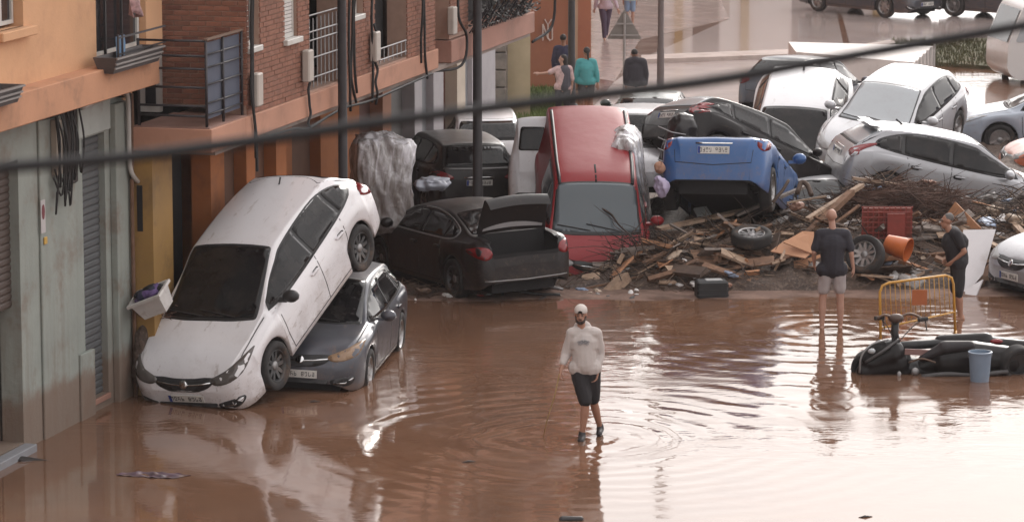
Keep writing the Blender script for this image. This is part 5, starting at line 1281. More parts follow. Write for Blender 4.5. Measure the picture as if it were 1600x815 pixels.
p = ground(946, 63); person((p.x, p.y, 0), J_(al=(-.03, -.1, .08), ar=(.02, .25, .12), kl=(-.05, -.08, .5), kr=(.05, .08, .5), er=(.26, -.03, 1.12), wr=(.34, -.08, .88), el=(-.26, 0, 1.12), wl=(-.30, .05, .88)), surf('lilac_top', (.48, .38, .44), .85, .08, 5), surf('plum_trousers', (.075, .05, .085), .85, .1, 5), 'person in a lilac top and dark plum trousers walking at the top of the picture', vox=.017, sleeve=1.8, face=(0, -1, 0), bot_len=1.95, hair='long', skin=SKINL, group=G_BY)
p = ground(984, 42); person((p.x, p.y, 0), J_(), surf('pale_turquoise_top', (.42, .50, .50), .85, .08, 5), surf('light_blue_shorts', (.20, .28, .42), .85, .1, 5), 'child in light blue shorts behind the triangular sign at the top', vox=.017, sleeve=.6, face=(0, 1, 0), bot_len=.8, hair='short', scale=.86, skin=SKINL, group=G_BY)
# ================================================================== STREET FURNITURE AND LOOSE THINGS
POLE = surf('dark_pole', (.030, .025, .027), .6, .2, 3); POLEG = surf('grey_brown_pole', (.13, .10, .095), .6, .15, 3)
def pole(x, y, r, mat, label, h=9, curved=False):
    t = empty('street_pole', (x, y, 0), label=label, cat='pole', group='street poles')
    m = MB(); m.tube([(0, 0, -.3), (0, 0, 1.2), (0, 0, 1.25), (0, 0, h)], [r*1.15, r*1.15, r, r*.75], 16); m.build('shaft', mat, t, smooth='auto')
    m = MB(); m.lathe([(r*1.25, -.12), (r*1.25, .0), (r*1.9, .02), (r*1.9, .1), (r*1.2, .16)], 16, Matrix.Rotation(pi/2, 4, 'X')); m.build('base', mat, t, smooth='auto')
    m = MB(); m.tube(smooth_open([(0, 0, h-.05), (0, -.3, h+.45), (.05, -1.3, h+.6)], 5), r*.5, 8); m.build('arm', mat, t, smooth=True)
    m = MB(); m.box(-.14, .24, -1.9, -1.25, h+.52, h+.66, bev=.04); m.build('lamp_head', mat, t)
    return t
pole(-2.605, 54.75, .075, POLE, 'dark street pole rising behind the tipped white hatchback')
pole(-.605, 62.4, .085, POLE, 'dark street pole standing in front of the black SUV')
pole(1.40, 84.0, .085, POLE, 'black street pole between the teal woman and the orange wall')
pole(3.58, 86.0, .075, POLEG, 'grey brown street pole to the right of the triangular sign')
# triangular sign seen from the back
t = empty('triangular_sign', (2.66, 84.6, 0), label='triangular road sign seen from behind on its grey post', cat='road sign')
m = MB(); m.tube([(0, 0, -.2), (0, 0, 2.2)], .035, 10); m.build('post', surf('galvanised', (.30, .27, .26), .5, .1, 5, .0, metal=.2), t, smooth='auto')
m = MB(); m.prism(rounded([(-.42, 1.60), (.42, 1.60), (0, 2.32)], .05), -.05, -.038, Matrix.Rotation(pi/2, 4, 'X')); m.build('plate', surf('sign_back', (.20, .175, .16), .6, .1, 4), t, fix=True)
for z in (1.68, 1.95):
    m = MB(); m.box(-.38+.5*(z-1.6), .38-.5*(z-1.6), -.05+.012, .01-.02, z, z+.035); m.build('brace', surf('galvanised', (.3, .27, .26)), t)
# overhead cable close to the camera, sagging across the street
Yc = 10.
pts = [at_depth(u, v, Yc+.0015*(u-800)) for u, v in ((-120, 276), (0, 262), (200, 245), (400, 219), (600, 190), (850, 158), (1100, 128), (1300, 93), (1450, 66), (1600, 40), (1750, 12))]
m = MB(); m.tube(smooth_open(pts, 6), .0165, 10); m.build('overhead_cable', surf('cable_black', (.012, .011, .012), .9, .1, 4), None, smooth=True, label='thick black cable sagging across the whole street close to the camera', cat='cable')
pts = [at_depth(u, v, 13+.0015*(u-800)) for u, v in ((900, 157), (1150, 122), (1330, 96), (1480, 60), (1600, 44), (1720, 36))]
# ---- yellow crowd barrier
t = empty('yellow_barrier', tuple(ground(1430, 545, 0)), label='yellow tubular crowd barrier standing askew behind the fallen scooter', cat='barrier')
YEL = surf('yellow_barrier_paint', (.50, .25, .035), .45, .12, 5, stain=(.22, .13, .07), stain_amt=.5, stain_sc=5)
o0 = Vector(t.location)
def bp(u, v, Y): return at_depth(u, v, Y)-o0
c = dict(bl=bp(1377, 528, 53.6), tl=bp(1375, 444, 53.6), tr=bp(1489, 429, 54.8), br=bp(1494, 505, 54.8), ml=bp(1378, 512, 53.6), mr=bp(1492, 487, 54.8))
fr = [c['bl']-Vector((0, 0, .35)), c['tl']-Vector((0, 0, .12)), c['tl']+Vector((.04, .01, -.02)), c['tl']+Vector((.14, .02, .02)), c['tr']+Vector((-.12, 0, -.01)), c['tr']+Vector((-.02, 0, -.05)), c['tr']+Vector((.01, 0, -.15)), c['br']-Vector((0, 0, .35))]
MB().tube(fr, .021, 10).build('frame', YEL, t, smooth=True)
MB().tube([c['ml'], c['mr']], .015, 8).build('lower_rail', YEL, t, smooth=True)
tl2, tr2 = c['tl'], c['tr']
for k in range(1, 15):
    q = k/15; MB().tube([tl2.lerp(tr2, q)-Vector((0, 0, .0)), c['ml'].lerp(c['mr'], q)], .0065, 6).build('bar', YEL, t, smooth=True)
a_, b_ = bp(1425, 452, 54.1), bp(1448, 476, 54.1)
m = MB(); m.box(a_.x, b_.x, a_.y-.03, a_.y-.02, b_.z, a_.z); m.build('sign_plate', surf('orange_plate', (.36, .10, .03), .6, .1, 5), t)
for q in ((c['bl']), (c['br'])):
    MB().tube([q+Vector((-.05, -.25, -.22)), q+Vector((0, 0, -.12)), q+Vector((.05, .25, -.22))], .018, 8).build('foot', YEL, t, smooth=True)
# ---- motor scooter lying on its side
sc0 = ground(1465, 588)
S = empty('motor_scooter', (sc0.x, sc0.y+.25, 0), label='black motor scooter lying on its side in the water, handlebars in the air', cat='scooter')
SB = glassy('scooter_black', (.006, .005, .006), .25, 1.4, .05, .35)
def sx(u, v, dy=0): p = at_depth(u, v, sc0.y+.25+dy); return p-Vector((sc0.x, sc0.y+.25, 0))
m = MB()
# every solid reaches from its own height down into the water
capsule(m, sx(1350, 580), sx(1400, 566, .1), .12, .24, 14); capsule(m, sx(1362, 566), sx(1392, 552, .05), .14, .22, 14); capsule(m, sx(1392, 545, .1), sx(1412, 578, .05), .12, .14, 12); capsule(m, sx(1345, 560, -.05), sx(1375, 540, 0), .05, .10, 10)
remesh(m, .018, 'front_fairing', SB, S, 8)
m = MB(); capsule(m, sx(1405, 572, .15), sx(1470, 578, .15), .17, .15, 12, sy=1.3); capsule(m, sx(1408, 540, .2), sx(1475, 536, .25), .07, .07, 10); remesh(m, .02, 'floorboard', BLACK, S, 4)
m = MB(); capsule(m, sx(1436, 574, .05), sx(1478, 560, .05), .10, .22, 14); capsule(m, sx(1478, 562, .05), sx(1520, 560, .1), .25, .27, 14); capsule(m, sx(1520, 560, .1), sx(1575, 563, .1), .27, .22, 14)
remesh(m, .018, 'rear_body', SB, S, 8)
m = MB(); capsule(m, sx(1440, 560, -.08), sx(1476, 543, -.10), .05, .10, 12); capsule(m, sx(1476, 543, -.10), sx(1515, 540, -.08), .11, .08, 12); remesh(m, .016, 'seat', surf('scooter_seat', (.022, .018, .020), .5, .1, 5, spec=.35), S, 5)
m = MB(); capsule(m, sx(1470, 533, .3), sx(1540, 532, .35), .10, .13, 12); capsule(m, sx(1540, 538, .3), sx(1600, 545, .3), .13, .14, 12); remesh(m, .02, 'rear_carrier', SB, S, 6)
ws_ = wheel_meshes(.26, 6)
for (u, v, dy, ax) in ((1588, 566, -.05, .35), (1358, 574, .12, -.3)):
    o = obj('wheel', ws_[0], S); o.location = sx(u, v, dy); o.rotation_euler = (.25, 0, ax)
    r = obj('rim', ws_[1], o)
    if not ws_[1].materials: ws_[1].materials.append(DARKRIM)
m = MB(); m.tube([sx(1402, 548, .05), sx(1398, 520, .05), sx(1399, 500, .03)], [.07, .055, .06], 12); m.build('steering_column', BLACK, S, smooth=True)
m = MB(); m.tube(smooth_open([sx(1370, 498, .0), sx(1382, 492, .0), sx(1400, 496, .0), sx(1422, 490, .08), sx(1445, 499, .1)], 4), .020, 8); m.build('handlebar', surf('rusty_bar', (.10, .055, .035), .5, .3, 9), S, smooth=True)
for (u, v) in ((1374, 496), (1442, 498)):
    m = MB(); m.tube([sx(u-7, v+1, .0), sx(u+7, v, .06)], .032, 10); m.build('grip', RUBBER, S, smooth='auto')
m = MB(); ball(m, sx(1400, 497, -.02), (.12, .09, .07), 12); m.build('instrument_housing', surf('brown_plastic', (.07, .04, .03), .5, .2, 5), S, smooth=True)
for (u, v) in ((1380, 505), (1446, 506)):
    m = MB(); m.tube([sx(u, v-6, .04), sx(u+2, v+10, -.02)], .009, 6); m.build('brake_lever', BLACK, S, smooth=True)
m = MB(); m.tube(smooth_open([sx(1343, 582, -.16), sx(1346, 556, -.18), sx(1362, 538, -.14), sx(1388, 530, -.1)], 5), .016, 7); m.build('chrome_trim', STEEL, S, smooth=True)
m = MB(); m.box(-.20, .20, -.01, .01, -.045, .045, Matrix.Translation(sx(1435, 550, -.08)) @ Matrix.Rotation(.05, 4, 'Y'), bev=.004); m.build('side_panel', surf('muddy_pink_panel', (.20, .11, .10), .5, .1, 6), S)
m = MB(); ball(m, sx(1405, 584, -.2), (.03, .02, .045), 10); m.build('indicator', CLEARLENS, S, smooth=True); m = MB(); ball(m, sx(1430, 580, -.16), (.06, .03, .06), 10); m.build('horn_cover', STEEL, S, smooth=True)
for pts, r_, mt, nm in (([sx(1440, 588, -.22), sx(1480, 584, -.24), sx(1520, 586, -.22), sx(1575, 580, -.2)], .035, surf('dull_exhaust', (.06, .055, .055), .5, .2, 5), 'exhaust'), ([sx(1404, 530, -.05), sx(1380, 548, -.2), sx(1352, 566, -.14)], .022, surf('dull_exhaust', (.06, .055, .055)), 'fork_leg'), ([sx(1376, 497, .02), sx(1388, 512, -.06), sx(1398, 536, -.08)], .007, CABLEM, 'brake_cable'), ([sx(1440, 500, .05), sx(1424, 512, -.02), sx(1404, 534, -.08)], .007, CABLEM, 'brake_cable'), ([sx(1420, 566, -.12), sx(1440, 560, -.16), sx(1462, 566, -.2)], .014, surf('rusty_bar', (.10, .055, .035)), 'crash_bar')):
    MB().tube(smooth_open(pts, 5), r_, 8).build(nm, mt, S, smooth=True)
m = MB(); ball(m, sx(1362, 548, -.2), (.06, .04, .04), 10); m.build('headlamp', PALEGLASS, S, smooth=True)
m = MB(); m.box(-.07, .07, -.01, .01, -.035, .035, Matrix.Translation(sx(1590, 548, -.12)), bev=.004); m.build('number_plate', PLATE, S)
m = MB(); ball(m, sx(1557, 533, .2), (.10, .04, .04), 10); m.build('tail_light', REDLENS, S, smooth=True)
# ---- blue bucket
def bucket(name, M, mat, label, cat='bucket', r0=.13, r1=.17, h=.34):
    t = empty(name, M=M, label=label, cat=cat); m = MB(); R90 = Matrix.Rotation(pi/2, 4, 'X')
    m.lathe([(.001, 0), (r0, 0), (r0+(r1-r0)*.5, h*.5), (r1-.006, h-.03), (r1, h-.03), (r1+.008, h-.005), (r1, h), (r1-.01, h), (r0-.006, .012), (.001, .012)], 24, R90); m.build('pail', mat, t, smooth='auto', fix=True)
    m = MB(); m.tube([(r1*cos(a)*1.03, r1*sin(a)*.35, h-.03+.0-.10*abs(sin(a))) for a in np.linspace(0, pi, 12)], .004, 5); m.build('handle', STEEL, t, smooth=True)
    return t
bk = ground(1529, 592); bucket('blue_bucket', Matrix.Translation((bk.x, bk.y-.12, -.06)) @ Matrix.Scale(1.45, 4, (0, 0, 1)), surf('pale_blue_plastic', (.17, .22, .29), .35, .1, 6, stain=(.2, .15, .13), stain_amt=.3), 'pale blue bucket standing in the water against the fallen scooter')
# ---- laundry basket with clothes
lb = at_depth(231, 458, 49.45)
L_ = empty('laundry_basket', M=Matrix.Translation(lb) @ Matrix.Rotation(radians(-25), 4, 'Z') @ Matrix.Rotation(radians(-22), 4, 'Y') @ Matrix.Rotation(radians(24), 4, 'X'), label='white plastic laundry basket full of dark clothes wedged between wall and white car', cat='basket')
m = MB(); w0, w1, d0, d1, h = .19, .25, .14, .19, .30
m.add([(-w0, -d0, -h), (w0, -d0, -h), (w0, d0, -h), (-w0, d0, -h), (-w1, -d1, 0), (w1, -d1, 0), (w1, d1, 0), (-w1, d1, 0), (-w1-.03, -d1-.03, 0), (w1+.03, -d1-.03, 0), (w1+.03, d1+.03, 0), (-w1-.03, d1+.03, 0), (-w1-.03, -d1-.03, -.035), (w1+.03, -d1-.03, -.035), (w1+.03, d1+.03, -.035), (-w1-.03, d1+.03, -.035)],
    [(0, 3, 2, 1)]+[(i, (i+1) % 4, 4+(i+1) % 4, 4+i) for i in range(4)]+[(4+i, 4+(i+1) % 4, 8+(i+1) % 4, 8+i) for i in range(4)]+[(8+i, 8+(i+1) % 4, 12+(i+1) % 4, 12+i) for i in range(4)])
o = m.build('tub', surf('basket_white', (.55, .52, .50), .5, .1, 4, stain=(.25, .17, .13), stain_amt=.5, stain_sc=6), L_); sm = o.modifiers.new('s', 'SOLIDIFY'); sm.thickness = .008
for k, (mt, nm) in enumerate(((surf('navy_cloth', (.02, .02, .045), .9, .2, 9), 'navy'), (surf('purple_cloth', (.10, .06, .16), .9, .2, 9), 'purple'), (surf('black_cloth', (.015, .013, .015), .9, .2, 9), 'black'))):
    m = MB(); rr = random.Random(k+3)
    for q in range(6): ball(m, (rr.uniform(-.14, .14), rr.uniform(-.09, .1), -.01+rr.uniform(-.03, .05)), (rr.uniform(.06, .12), rr.uniform(.06, .1), rr.uniform(.04, .07)), 8)
    remesh(m, .014, 'clothes', mt, None, 2, fn=wrinkle(.02, 18, k)).matrix_world = L_.matrix_world
for k, o in enumerate([o for o in bpy.data.objects if o.name.startswith('clothes')]): tag(o, ('navy crumpled clothes lying in the laundry basket', 'purple crumpled garment in the laundry basket', 'black crumpled garment on top in the laundry basket')[k], 'clothes')
# ---- plastic-wrapped furniture bundle
PLASTIC = NB('plastic_sheeting'); _c = PLASTIC.coord(); _n = PLASTIC.noise(1.0, 6, PLASTIC.coord('Object', (7, 7, 1.6)), .65, 1.0)
_sz = PLASTIC.n('ShaderNodeSeparateXYZ'); PLASTIC.l(_c, _sz.inputs[0]); _lo = PLASTIC.rng(PLASTIC.math('ADD', _sz.outputs[2], PLASTIC.math('MULTIPLY', PLASTIC.noise(2.2, 3, _c), .7)), .95, 1.7, .75, 0., True)
PLASTIC.base(PLASTIC.mix(_lo, PLASTIC.mix(PLASTIC.rng(_n, .40, .60), (.34, .31, .30), (.78, .76, .80)), (.13, .10, .085))); PLASTIC.p.inputs['Roughness'].default_value = .22; PLASTIC.p.inputs['Coat Weight'].default_value = .5
PLASTIC.bump(PLASTIC.noise(5, 3, _c, .5, 1.2), .02, 1.)
def wrapped(name, M, size, label, seed, mat, cat='bundle', vox=.035, amp=.08):
    sx_, sy_, sz_ = size; m = MB(); m.box(-sx_/2, sx_/2, -sy_/2, sy_/2, 0, sz_, bev=.12)
    ball(m, (0, 0, sz_*.9), (sx_*.5, sy_*.5, sz_*.18), 12)
    def fn(x, y, z):
        v = Vector((x*1.8+seed, y*1.8, z*.8)); w = Vector((x*4.5+z*1.4+seed, y*4.5, z*1.0)); d = noise.noise(v)*amp*1.2+(.5-abs(noise.noise(w))*2.2)*amp*.75+(.5-abs(noise.noise(w*2.3))*2)*amp*.25
        r = sqrt(x*x+y*y)+1e-6; return (x*(1+d/r*1.0), y*(1+d/r*1.0), z+d*.5)
    o = remesh(m, vox, name, mat, None, 2, fn=fn, label=label, cat=cat); o.matrix_world = M; return o
wrapped('wrapped_furniture', Matrix.Translation((-2.28, 60.2, .75)) @ Matrix.Rotation(.35, 4, 'Z') @ Matrix.Rotation(.06, 4, 'Y'), (1.0, .8, 1.62), 'tall bundle wrapped in cloudy plastic sheeting behind the tipped white car', 2, PLASTIC.m)
wrapped('crumpled_bag', Matrix.Translation((-1.40, 61.4, 1.30)), (.62, .5, .18), 'pale crumpled plastic bags on the roof of the black saloon', 5, surf('bag_white_blue', (.36, .37, .42), .4, .2, 9), 'bag', .02, .06)
wrapped('plastic_sheeting', Matrix.Translation((2.25, 62.9, .35)) @ Matrix.Rotation(-.1, 4, 'Z') @ Matrix.Rotation(-.14, 4, 'Y'), (.42, 1.6, 1.75), 'grey crumpled plastic sheeting against the right side of the red van', 8, PLASTIC.m, 'plastic sheet')
wrapped('black_bag', Matrix.Translation((2.86, 64.2, 1.25)) @ Matrix.Rotation(.25, 4, 'Y'), (.50, .5, 1.0), 'black strapped bundle wedged between the red van and the blue car', 11, glassy('black_wrap', (.015, .013, .014), .25, 1.5, .2), 'bundle', .03, .06)
for k in range(4):
    z = 1.5+.2*k; MB().tube([(2.62, 63.85, z), (2.86, 63.78, z-.1), (3.12, 63.9, z-.16)], .012, 5).build('strap', STEEL, None)
for k, o in enumerate([o for o in bpy.data.objects if o.name.startswith('strap')]):
    b0 = bpy.data.objects['black_bag']; o.parent = b0; o.matrix_parent_inverse = b0.matrix_world.inverted()
lv = at_depth(1034, 293, 60.6)
m = MB(); ball(m, (0, 0, 0), (.13, .1, .18), 12); ball(m, (-.06, 0, .14), (.07, .06, .07), 10); o = remesh(m, .018, 'lilac_bag', surf('lilac_plastic', (.42, .36, .50), .35, .1, 6), None, 2, fn=wrinkle(.05, 9, 4), label='lilac plastic bag hanging beside the red van', cat='bag'); o.location = lv
lv = at_depth(1030, 262, 60.9)
m = MB(); ball(m, (0, 0, 0), (.09, .08, .12), 10); o = remesh(m, .018, 'torn_carton', surf('tan_carton', (.40, .22, .15), .8, .1, 6), None, 1, fn=wrinkle(.05, 9, 9), label='torn tan carton above the lilac bag', cat='carton'); o.location = lv
# ================================================================== THE DEBRIS HEAP
def hill(x, y):
    h = -.12
    for cx, cy, rx, ry, H in ((6.4, 62.8, 1.2, 1.4, 1.22), (7.3, 63.2, 1.0, 1.5, 1.1), (5.3, 62.6, 1.0, 1.4, .85), (4.1, 61.9, 1.2, 1.7, .50), (2.9, 60.4, .9, 1.6, .55), (3.9, 60.7, 1.6, 1.2, .72), (3.0, 60.6, 1.2, 1.2, .6), (3.6, 60.2, 2.0, 1.3, .60), (5.8, 60.7, 2.0, 1.2, .78), (7.6, 60.9, 1.6, 1.2, .75), (9.2, 62.2, 1.4, 1.2, .95), (4.6, 59.4, 3.4, .8, .30), (9.3, 63.0, 1.8, 1.8, 1.0), (8.3, 61.4, 1.6, 1.5, .70), (.4, 59.0, 1.6, .5, .14), (-1.8, 58.2, 1.8, .8, .16), (10.6, 61.5, 1.3, 1.5, .5), (5.0, 66.5, 2.5, 2.5, .8), (8, 70, 4, 3.2, .7), (4.2, 72, 4, 3, .45), (1.2, 66, 1.5, 2.5, .5), (11, 76, 3, 3, .4), (-3.2, 51.6, .5, .9, .0)):
        d = ((x-cx)/rx)**2+((y-cy)/ry)**2; h = max(h, H*math.exp(-d*.9)*1.1-.12) if H > .3 else max(h, H*max(0, 1-d*.6)-.05)
    if y < 58.9: h -= (58.9-y)*.10
    n1 = noise.fractal(Vector((x*1.3, y*1.3, 3)), .6, 2.1, 5); return h+.16*n1*(.2+min(1, max(0, h+.05)*2.2))
m = MB(); nx, ny = 150, 120; X0, X1, Y0, Y1 = -4.5, 13.2, 56.6, 80.0
for i in range(nx+1):
    for j in range(ny+1):
        x = X0+(X1-X0)*i/nx; y = Y0+(Y1-Y0)*(j/ny)**1.35; m.v.append((x, y, hill(x, y)))
m.f = [(i*(ny+1)+j, (i+1)*(ny+1)+j, (i+1)*(ny+1)+j+1, i*(ny+1)+j+1) for i in range(nx) for j in range(ny)]
b = NB('debris_mud'); co = b.coord()
k_ = b.mix(b.rng(b.noise(2.2, 7, co, .7), .35, .65), (.035, .021, .016), (.10, .062, .044)); k_ = b.mix(b.rng(b.noise(14, 5, co, .7), .5, .62, 0, .7), k_, (.20, .145, .115))
k_ = b.mix(b.rng(b.noise(22, 3, co, .6), .60, .66, 0, .8), k_, (.03, .022, .02)); b.base(k_); b.p.inputs['Roughness'].default_value = .75; b.bump(b.noise(18, 6, co, .7), .05)
m.build('debris_mound', b.m, None, smooth=True, kind='stuff')
WOODS = [surf('wood_pale', (.34, .235, .165), .8, .25, 7, .004, 40, stain=(.13, .08, .055), stain_amt=.6, stain_sc=3), surf('wood_brown', (.19, .105, .065), .85, .3, 7, .004, 40, stain=(.08, .05, .035), stain_amt=.6, stain_sc=3),
         surf('wood_dark', (.075, .047, .034), .85, .3, 7, .004, 40), surf('wood_orange', (.36, .17, .085), .8, .25, 7, stain=(.13, .08, .055), stain_amt=.5, stain_sc=4), surf('wood_grey', (.20, .165, .145), .85, .25, 7, .004, 40)]
# tangle of reeds, twigs and splinters
rr = random.Random(21)
def twig(m, p, d, L, r, bend=.25):
    q = [p]; dd = d.normalized()
    for k in range(3):
        dd = (dd+Vector((rr.uniform(-1, 1), rr.uniform(-1, 1), rr.uniform(-.6, .5)))*bend).normalized(); q.append(q[-1]+dd*L/3)
    m.tube(q, [r, r*.9, r*.75, r*.4], 3, False)
def tangle(name, centres, n, mat, Ls=(.15, .6), rs=(.004, .013), zup=.12, label=None):
    m = MB()
    for k in range(n):
        cx, cy, sx_, sy_ = rr.choice(centres); x, y = rr.gauss(cx, sx_), rr.gauss(cy, sy_); z = hill(x, y)
        if z < -.04: continue
        a = rr.gauss(0, .9)+(pi if rr.random() < .5 else 0)
        twig(m, Vector((x, y, z+rr.uniform(-.03, zup))), Vector((cos(a), sin(a)*.7, rr.gauss(.08, .35))), rr.uniform(*Ls), rr.uniform(*rs))
    return m.build(name, mat, None, kind='stuff')
CEN = [(6.3, 61.9, .8, .7), (5.2, 61.2, 1.0, .7), (3.9, 60.6, 1.0, .8), (2.7, 59.7, .8, .6), (5.4, 60.0, 1.6, .6), (8.4, 62.2, 1.3, .9), (7.4, 60.8, 1.2, .8), (9.8, 61.8, .9, .8), (2.2, 60.4, .3, .5), (5.2, 61.0, 2.6, 1.5)]
tangle('brown_twigs', CEN, 1900, surf('twig_brown', (.10, .062, .042), .85, .4, 4)); tangle('pale_straw', CEN, 1300, surf('straw', (.27, .19, .135), .85, .35, 4), (.1, .5), (.003, .008))
tangle('dark_twigs', CEN, 1100, surf('twig_dark', (.035, .023, .018), .85, .3, 4), (.15, .8), (.004, .016), .18)
tangle('shore_litter', [(-2.6, 57.6, .9, .35), (-.5, 58.3, 1.0, .3), (1.2, 58.6, .8, .3), (-1.2, 58.1, 1.2, .4)], 700, surf('litter_brown', (.10, .065, .048), .85, .4, 4), (.08, .5), (.004, .014), .05)
# the dense upright brown block in the middle
m = MB()
for k in range(2400):
    x = rr.uniform(5.9, 7.75); y = 61.0+rr.uniform(-.1, 1.2); top = .35+.75*min(1, (y-60.9)/1.0)+rr.uniform(-.05, .1)
    twig(m, Vector((x, y, rr.uniform(.2, max(.3, top)))), Vector((rr.gauss(0, .35), rr.gauss(-.1, .2), rr.choice((-1, 1)))), rr.uniform(.12, .4), rr.uniform(.005, .012), .3)
for k in range(260):
    x = rr.uniform(5.7, 7.8); y = 60.7+rr.uniform(-.15, .1); twig(m, Vector((x, y, rr.uniform(.3, .95))), Vector((rr.choice((-1, 1)), rr.gauss(0, .3), rr.gauss(0, .8))), rr.uniform(.15, .45), rr.uniform(.004, .010), .3)
for k in range(1400):
    x = rr.uniform(5.8, 7.8); y = 61.6+rr.uniform(-.25, 1.0); twig(m, Vector((x, y, 1.08+.10*sin(x*4)+rr.uniform(-.12, .12))), Vector((rr.choice((-1, 1)), rr.gauss(0, .4), rr.gauss(0, .25))), rr.uniform(.2, .6), rr.uniform(.005, .014), .25)
m.build('reed_mat', surf('reed_brown', (.085, .045, .032), .85, .45, 3), None, kind='stuff')
m = MB(); m.grid(lambda u, v: (5.85+1.95*u, 61.35+.5*v*v+.12*noise.noise(Vector((u*5, v*5, 0))), .05+1.0*v+.05*noise.noise(Vector((u*9, v*3, 4)))), 24, 14); m.build('reed_bank', b.m, None, smooth=True, kind='stuff')
def place(x, y):
    lo = 'at the foot of' if y < 60.0 else ('halfway up' if y < 61.6 else 'atop')
    return lo+' '+('the heap beside the red van' if x < 2.9 else 'the heap below the blue car' if x < 4.6 else 'the heap left of the broad man' if x < 5.4 else 'the heap by the red crate' if x < 7.0 else 'the heap behind the barrier' if x < 8.2 else 'the right end of the heap')
# planks: each its own
PLK = {}
def plank(a, b_, wd, th, mat, name='plank', label=None, group=None, cat='plank', roll=0.):
    a, b_ = Vector(a), Vector(b_); L = (b_-a).length; d = (b_-a).normalized()
    key = (round(L, 1), round(wd, 2), round(th, 3), mat.name)
    if key not in PLK:
        m = MB(); L2 = round(L, 1)
        m.add([(0, -wd/2, 0), (L2-.03, -wd/2, 0), (L2, wd/2, 0), (.02, wd/2, 0), (0, -wd/2, th), (L2, -wd/2, th), (L2-.04, wd/2, th), (0, wd/2, th)], [(0, 3, 2, 1), (4, 5, 6, 7), (0, 1, 5, 4), (1, 2, 6, 5), (2, 3, 7, 6), (3, 0, 4, 7)])
        PLK[key] = m.mesh('plank', mat)
    o = obj(name, PLK[key], None, label=label, cat=cat, group=group)
    q = d.to_track_quat('X', 'Z'); o.matrix_world = Matrix.Translation(a) @ q.to_matrix().to_4x4() @ Matrix.Rotation(roll, 4, 'X'); return o
def pz(u, v, Y): return at_depth(u, v, Y)
plank(pz(1028, 360, 60.6), pz(1168, 330, 61.6), .20, .05, WOODS[0], label='long brown plank sloping up from the red van towards the blue car')
plank(pz(1082, 402, 59.4), pz(1215, 404, 59.8), .42, .03, WOODS[1], label='wide brown board lying flat below the alloy wheel', name='board', cat='board', roll=.35)
plank(pz(1228, 402, 60.0), pz(1335, 300, 61.3), .13, .09, WOODS[1], label='thick beam rising to the right behind the broad man', name='beam', cat='beam')
plank(pz(1262, 345, 60.6), pz(1350, 290, 61.6), .10, .06, WOODS[0], label='pale beam leaning up to the top of the heap', name='beam', cat='beam')
plank(pz(1150, 338, 61.2), pz(1262, 292, 62.4), .08, .05, WOODS[4], label='grey plank climbing to the buried white roof')
plank(pz(952, 466, 58.7), pz(985, 434, 58.9), .20, .16, WOODS[0], label='short pale beige timber block standing up at the water edge', name='timber_block', cat='timber')
plank(pz(865, 463, 58.5), pz(1005, 432, 59.2), .03, .03, WOODS[1], label='long thin stick reaching from the saloon bumper to the beige block', name='stick', cat='stick')
plank(pz(1508, 476, 58.5), pz(1552, 414, 59.4), .16, .04, WOODS[1], label='brown board leaning beside the white panel', name='board', cat='board')
plank(pz(1230, 318, 61.4), pz(1290, 308, 61.4), .03, .03, WOODS[0], label='thin pale batten below the buried white roof', name='batten', cat='batten')
def sheet(pts, th, mat, name, label, cat):
    pts = [Vector(p) for p in pts]; n = (pts[1]-pts[0]).cross(pts[2]-pts[1]).normalized(); m = MB(); k = len(pts)
    m.add(pts+[p+n*th for p in pts], [tuple(reversed(range(k))), tuple(range(k, 2*k))]+[(i, (i+1) % k, k+(i+1) % k, k+i) for i in range(k)])
    return m.build(name, mat, None, label=label, cat=cat, fix=True)
CARDB = surf('orange_cardboard', (.46, .24, .14), .85, .1, 3, stain=(.25, .15, .1), stain_amt=.4, stain_sc=3)
sheet([pz(1204, 392, 59.3), pz(1228, 374, 59.6), pz(1270, 392, 59.3), pz(1258, 403, 59.1)], .02, CARDB, 'cardboard_sheet', 'orange tan cardboard sheet lying flat left of the broad man', 'cardboard')
sheet([pz(1224, 378, 59.2), pz(1254, 361, 59.5), pz(1272, 362, 59.5), pz(1270, 396, 59.2)], .02, CARDB, 'cardboard_sheet', 'upper folded cardboard sheet against the broad man', 'cardboard')
sheet([pz(1240, 408, 59.4), pz(1262, 402, 59.4), pz(1266, 432, 59.3), pz(1242, 430, 59.3)], .03, CARDB, 'carton', 'tan carton standing below the cardboard sheets', 'carton')
PANEL = surf('white_panel', (.58, .55, .56), .5, .05, 2, stain=(.35, .28, .25), stain_amt=.4)
sheet([pz(1505, 359, 59.3), pz(1556, 358, 59.3), pz(1536, 428, 58.7), pz(1507, 462, 58.4), pz(1500, 440, 58.6)], .04, PANEL, 'whiteboard_sheet', 'tall white panel standing behind the man in black', 'panel')
sheet([pz(1508, 452, 58.3), pz(1536, 436, 58.3), pz(1520, 474, 58.0), pz(1508, 476, 58.0)], .03, PANEL, 'whiteboard_sheet', 'small white panel piece at the water edge below the tall one', 'panel')
sheet([pz(1036, 410, 59.7), pz(1066, 396, 60.0), pz(1098, 412, 59.6), pz(1078, 418, 59.5)], .02, surf('dirty_white_sheet', (.42, .38, .36), .7, .15, 4), 'torn_sheet', 'torn off white sheet lying in front of the wide board', 'sheet')
sheet([pz(1046, 428, 59.1), pz(1100, 420, 59.3), pz(1104, 426, 59.2), pz(1050, 437, 59.0)], .03, WOODS[2], 'dark_board', 'flat dark board above the black crate', 'board')
sheet([pz(1084, 325, 61.6), pz(1104, 322, 61.8), pz(1112, 334, 61.5), pz(1090, 336, 61.4)], .03, surf('grey_green_board', (.26, .27, .26), .7, .1, 4), 'grey_board', 'small grey green board sticking out under the blue car', 'board')
